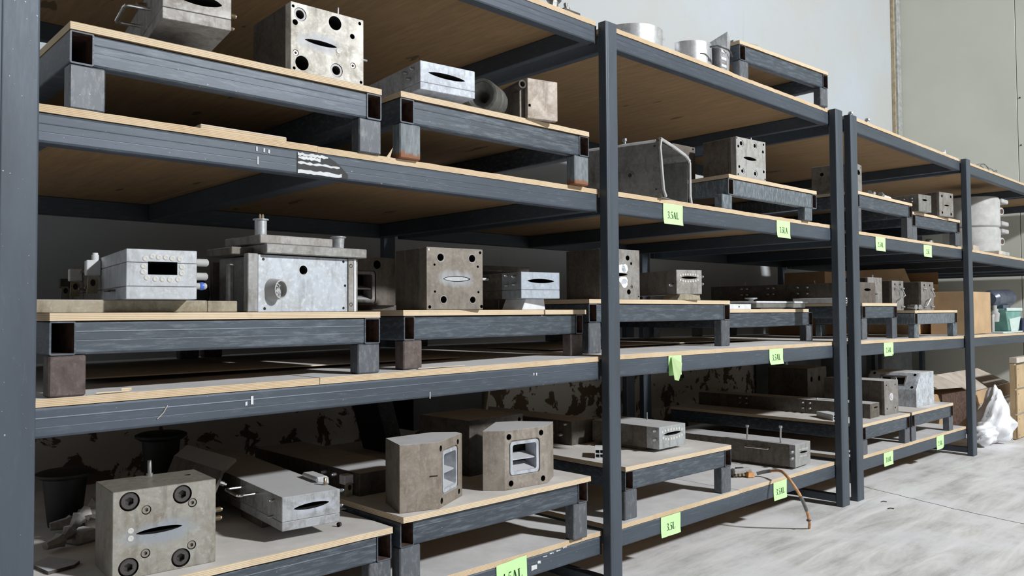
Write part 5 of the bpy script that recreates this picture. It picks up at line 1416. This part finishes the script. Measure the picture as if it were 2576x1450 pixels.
def paper(txt, label, lv, xc, w, drop0, drop1, curl=.006, tilt=0.0, H=.042, cut=None, dy=0.0):
    zt_ = zb(lv, xc)
    t = thing('paper_tag', label, 'tag', (xc, -.0048+dy, zt_), 0, 'lime green paper tags on the shelf beams')
    t.rotation_euler = (0, radians(tilt), 0)
    hh = drop1-drop0
    bend = lambda z: -curl*max(0.0, (-(z+drop0)/hh - .55)/.45)**2 if -(z+drop0)/hh > .55 else 0.0
    bm = BM(); nu, nv = 6, 10
    G1, G2 = [], []
    for j in range(nv+1):
        z = -drop0 - hh*j/nv
        r1, r2 = [], []
        for i in range(nu+1):
            x = -w/2 + w*i/nu
            zz_ = z
            if cut and i == nu and j == nv: zz_ = z + .03; x -= .0
            yy = bend(z) + .0012*sin(i*1.7+j*.4)
            yy = min(yy, .0008)
            r1.append(bm.verts.new((x, yy, zz_))); r2.append(bm.verts.new((x, yy+.0006, zz_)))
        G1.append(r1); G2.append(r2)
    for j in range(nv):
        for i in range(nu):
            bm.faces.new((G1[j][i], G1[j+1][i], G1[j+1][i+1], G1[j][i+1]))
            bm.faces.new((G2[j][i], G2[j][i+1], G2[j+1][i+1], G2[j+1][i]))
    for j in range(nv):
        for i in (0, nu): bm.faces.new((G1[j][i], G2[j][i], G2[j+1][i], G1[j+1][i]))
    for i in range(nu):
        for j in (0, nv): bm.faces.new((G1[j][i], G1[j][i+1], G2[j][i+1], G2[j][i]))
    pp_ = finish('paper', bm, M['paper'], t, 60)
    if txt:
        o = finish('lettering', letter_bm(txt, 0.0, -drop0-hh*.55, H, .0022, bend), M['ink'], pp_, 0)
        o['label'] = 'black printed characters reading %s' % txt
    return t
paper('3.5AL', 'green paper tag reading 3.5AL under the sheet metal box, its lower edge torn', 'B', 4.17, .205, -.002, .125)
paper('3.5LA', 'green paper tag reading 3.5LA under the galvanised stand', 'B', 5.57, .20, -.002, .125)
paper('3.5AL', 'green paper tag reading 3.5AL on the third shelf beam, left of the double posts', 'C', 5.43, .195, -.003, .108, .01)
paper('4.5AL', 'green paper tag reading 4.5AL cut by the bottom picture edge', 'D', 2.765, .205, -.012, .125, .004, -3.0, H=.048)
paper('3.5L', 'green paper tag reading 3.5L on the lowest beam right of the middle post', 'D', 4.104, .20, .0, .122, .004)
paper('3.5AL', 'green paper tag reading 3.5AL on the lowest beam under the air hose', 'D', 5.455, .19, -.006, .122, .004)
paper('2.5AL', 'green paper tag reading 2.5AL on the second shelf beam right of the double posts', 'B', 7.34, .21, -.004, .122, .004)
paper('2.5L', 'green paper tag reading 2.5L on the second shelf beam near the far post', 'B', 8.49, .215, .008, .126, .004)
paper('2.5AL', 'green paper tag reading 2.5AL on the third shelf beam of the far rack', 'C', 7.47, .21, .0, .12, .004, cut=True)
paper('3.0AL', 'green paper tag reading 3.0AL on the lowest beam right of the double posts', 'D', 7.415, .205, .0, .118, .004)
paper('2.5AL', 'green paper tag reading 2.5AL on the lowest beam near the far post', 'D', 8.712, .20, -.012, .12, .004, cut=True)
# folded-over tag
t = paper('', 'green paper tag half torn off and folded over, its grey reverse showing', 'C', 4.17, .135, -.004, .118, .002)
fl = bpy.data.objects.new('flap_holder', None)
bm = BM()
P = [(-.045, -.006, -.002), (.06, -.010, -.045), (.0, -.045, -.10), (-.035, -.050, -.148), (-.085, -.055, -.140), (-.07, -.030, -.06)]
lo = [bm.verts.new(p) for p in P]; hi = [bm.verts.new((p[0], p[1]+.0008, p[2])) for p in P]
for i in range(1, 5): bm.faces.new((lo[0], lo[i], lo[i+1])); bm.faces.new((hi[0], hi[i+1], hi[i]))
for i in range(6): bm.faces.new((lo[i], lo[(i+1) % 6], hi[(i+1) % 6], hi[i]))
o = finish('folded_flap', bm, M['paper_back'], t, 0); o['label'] = 'folded grey-green flap'
bpy.data.objects.remove(fl)
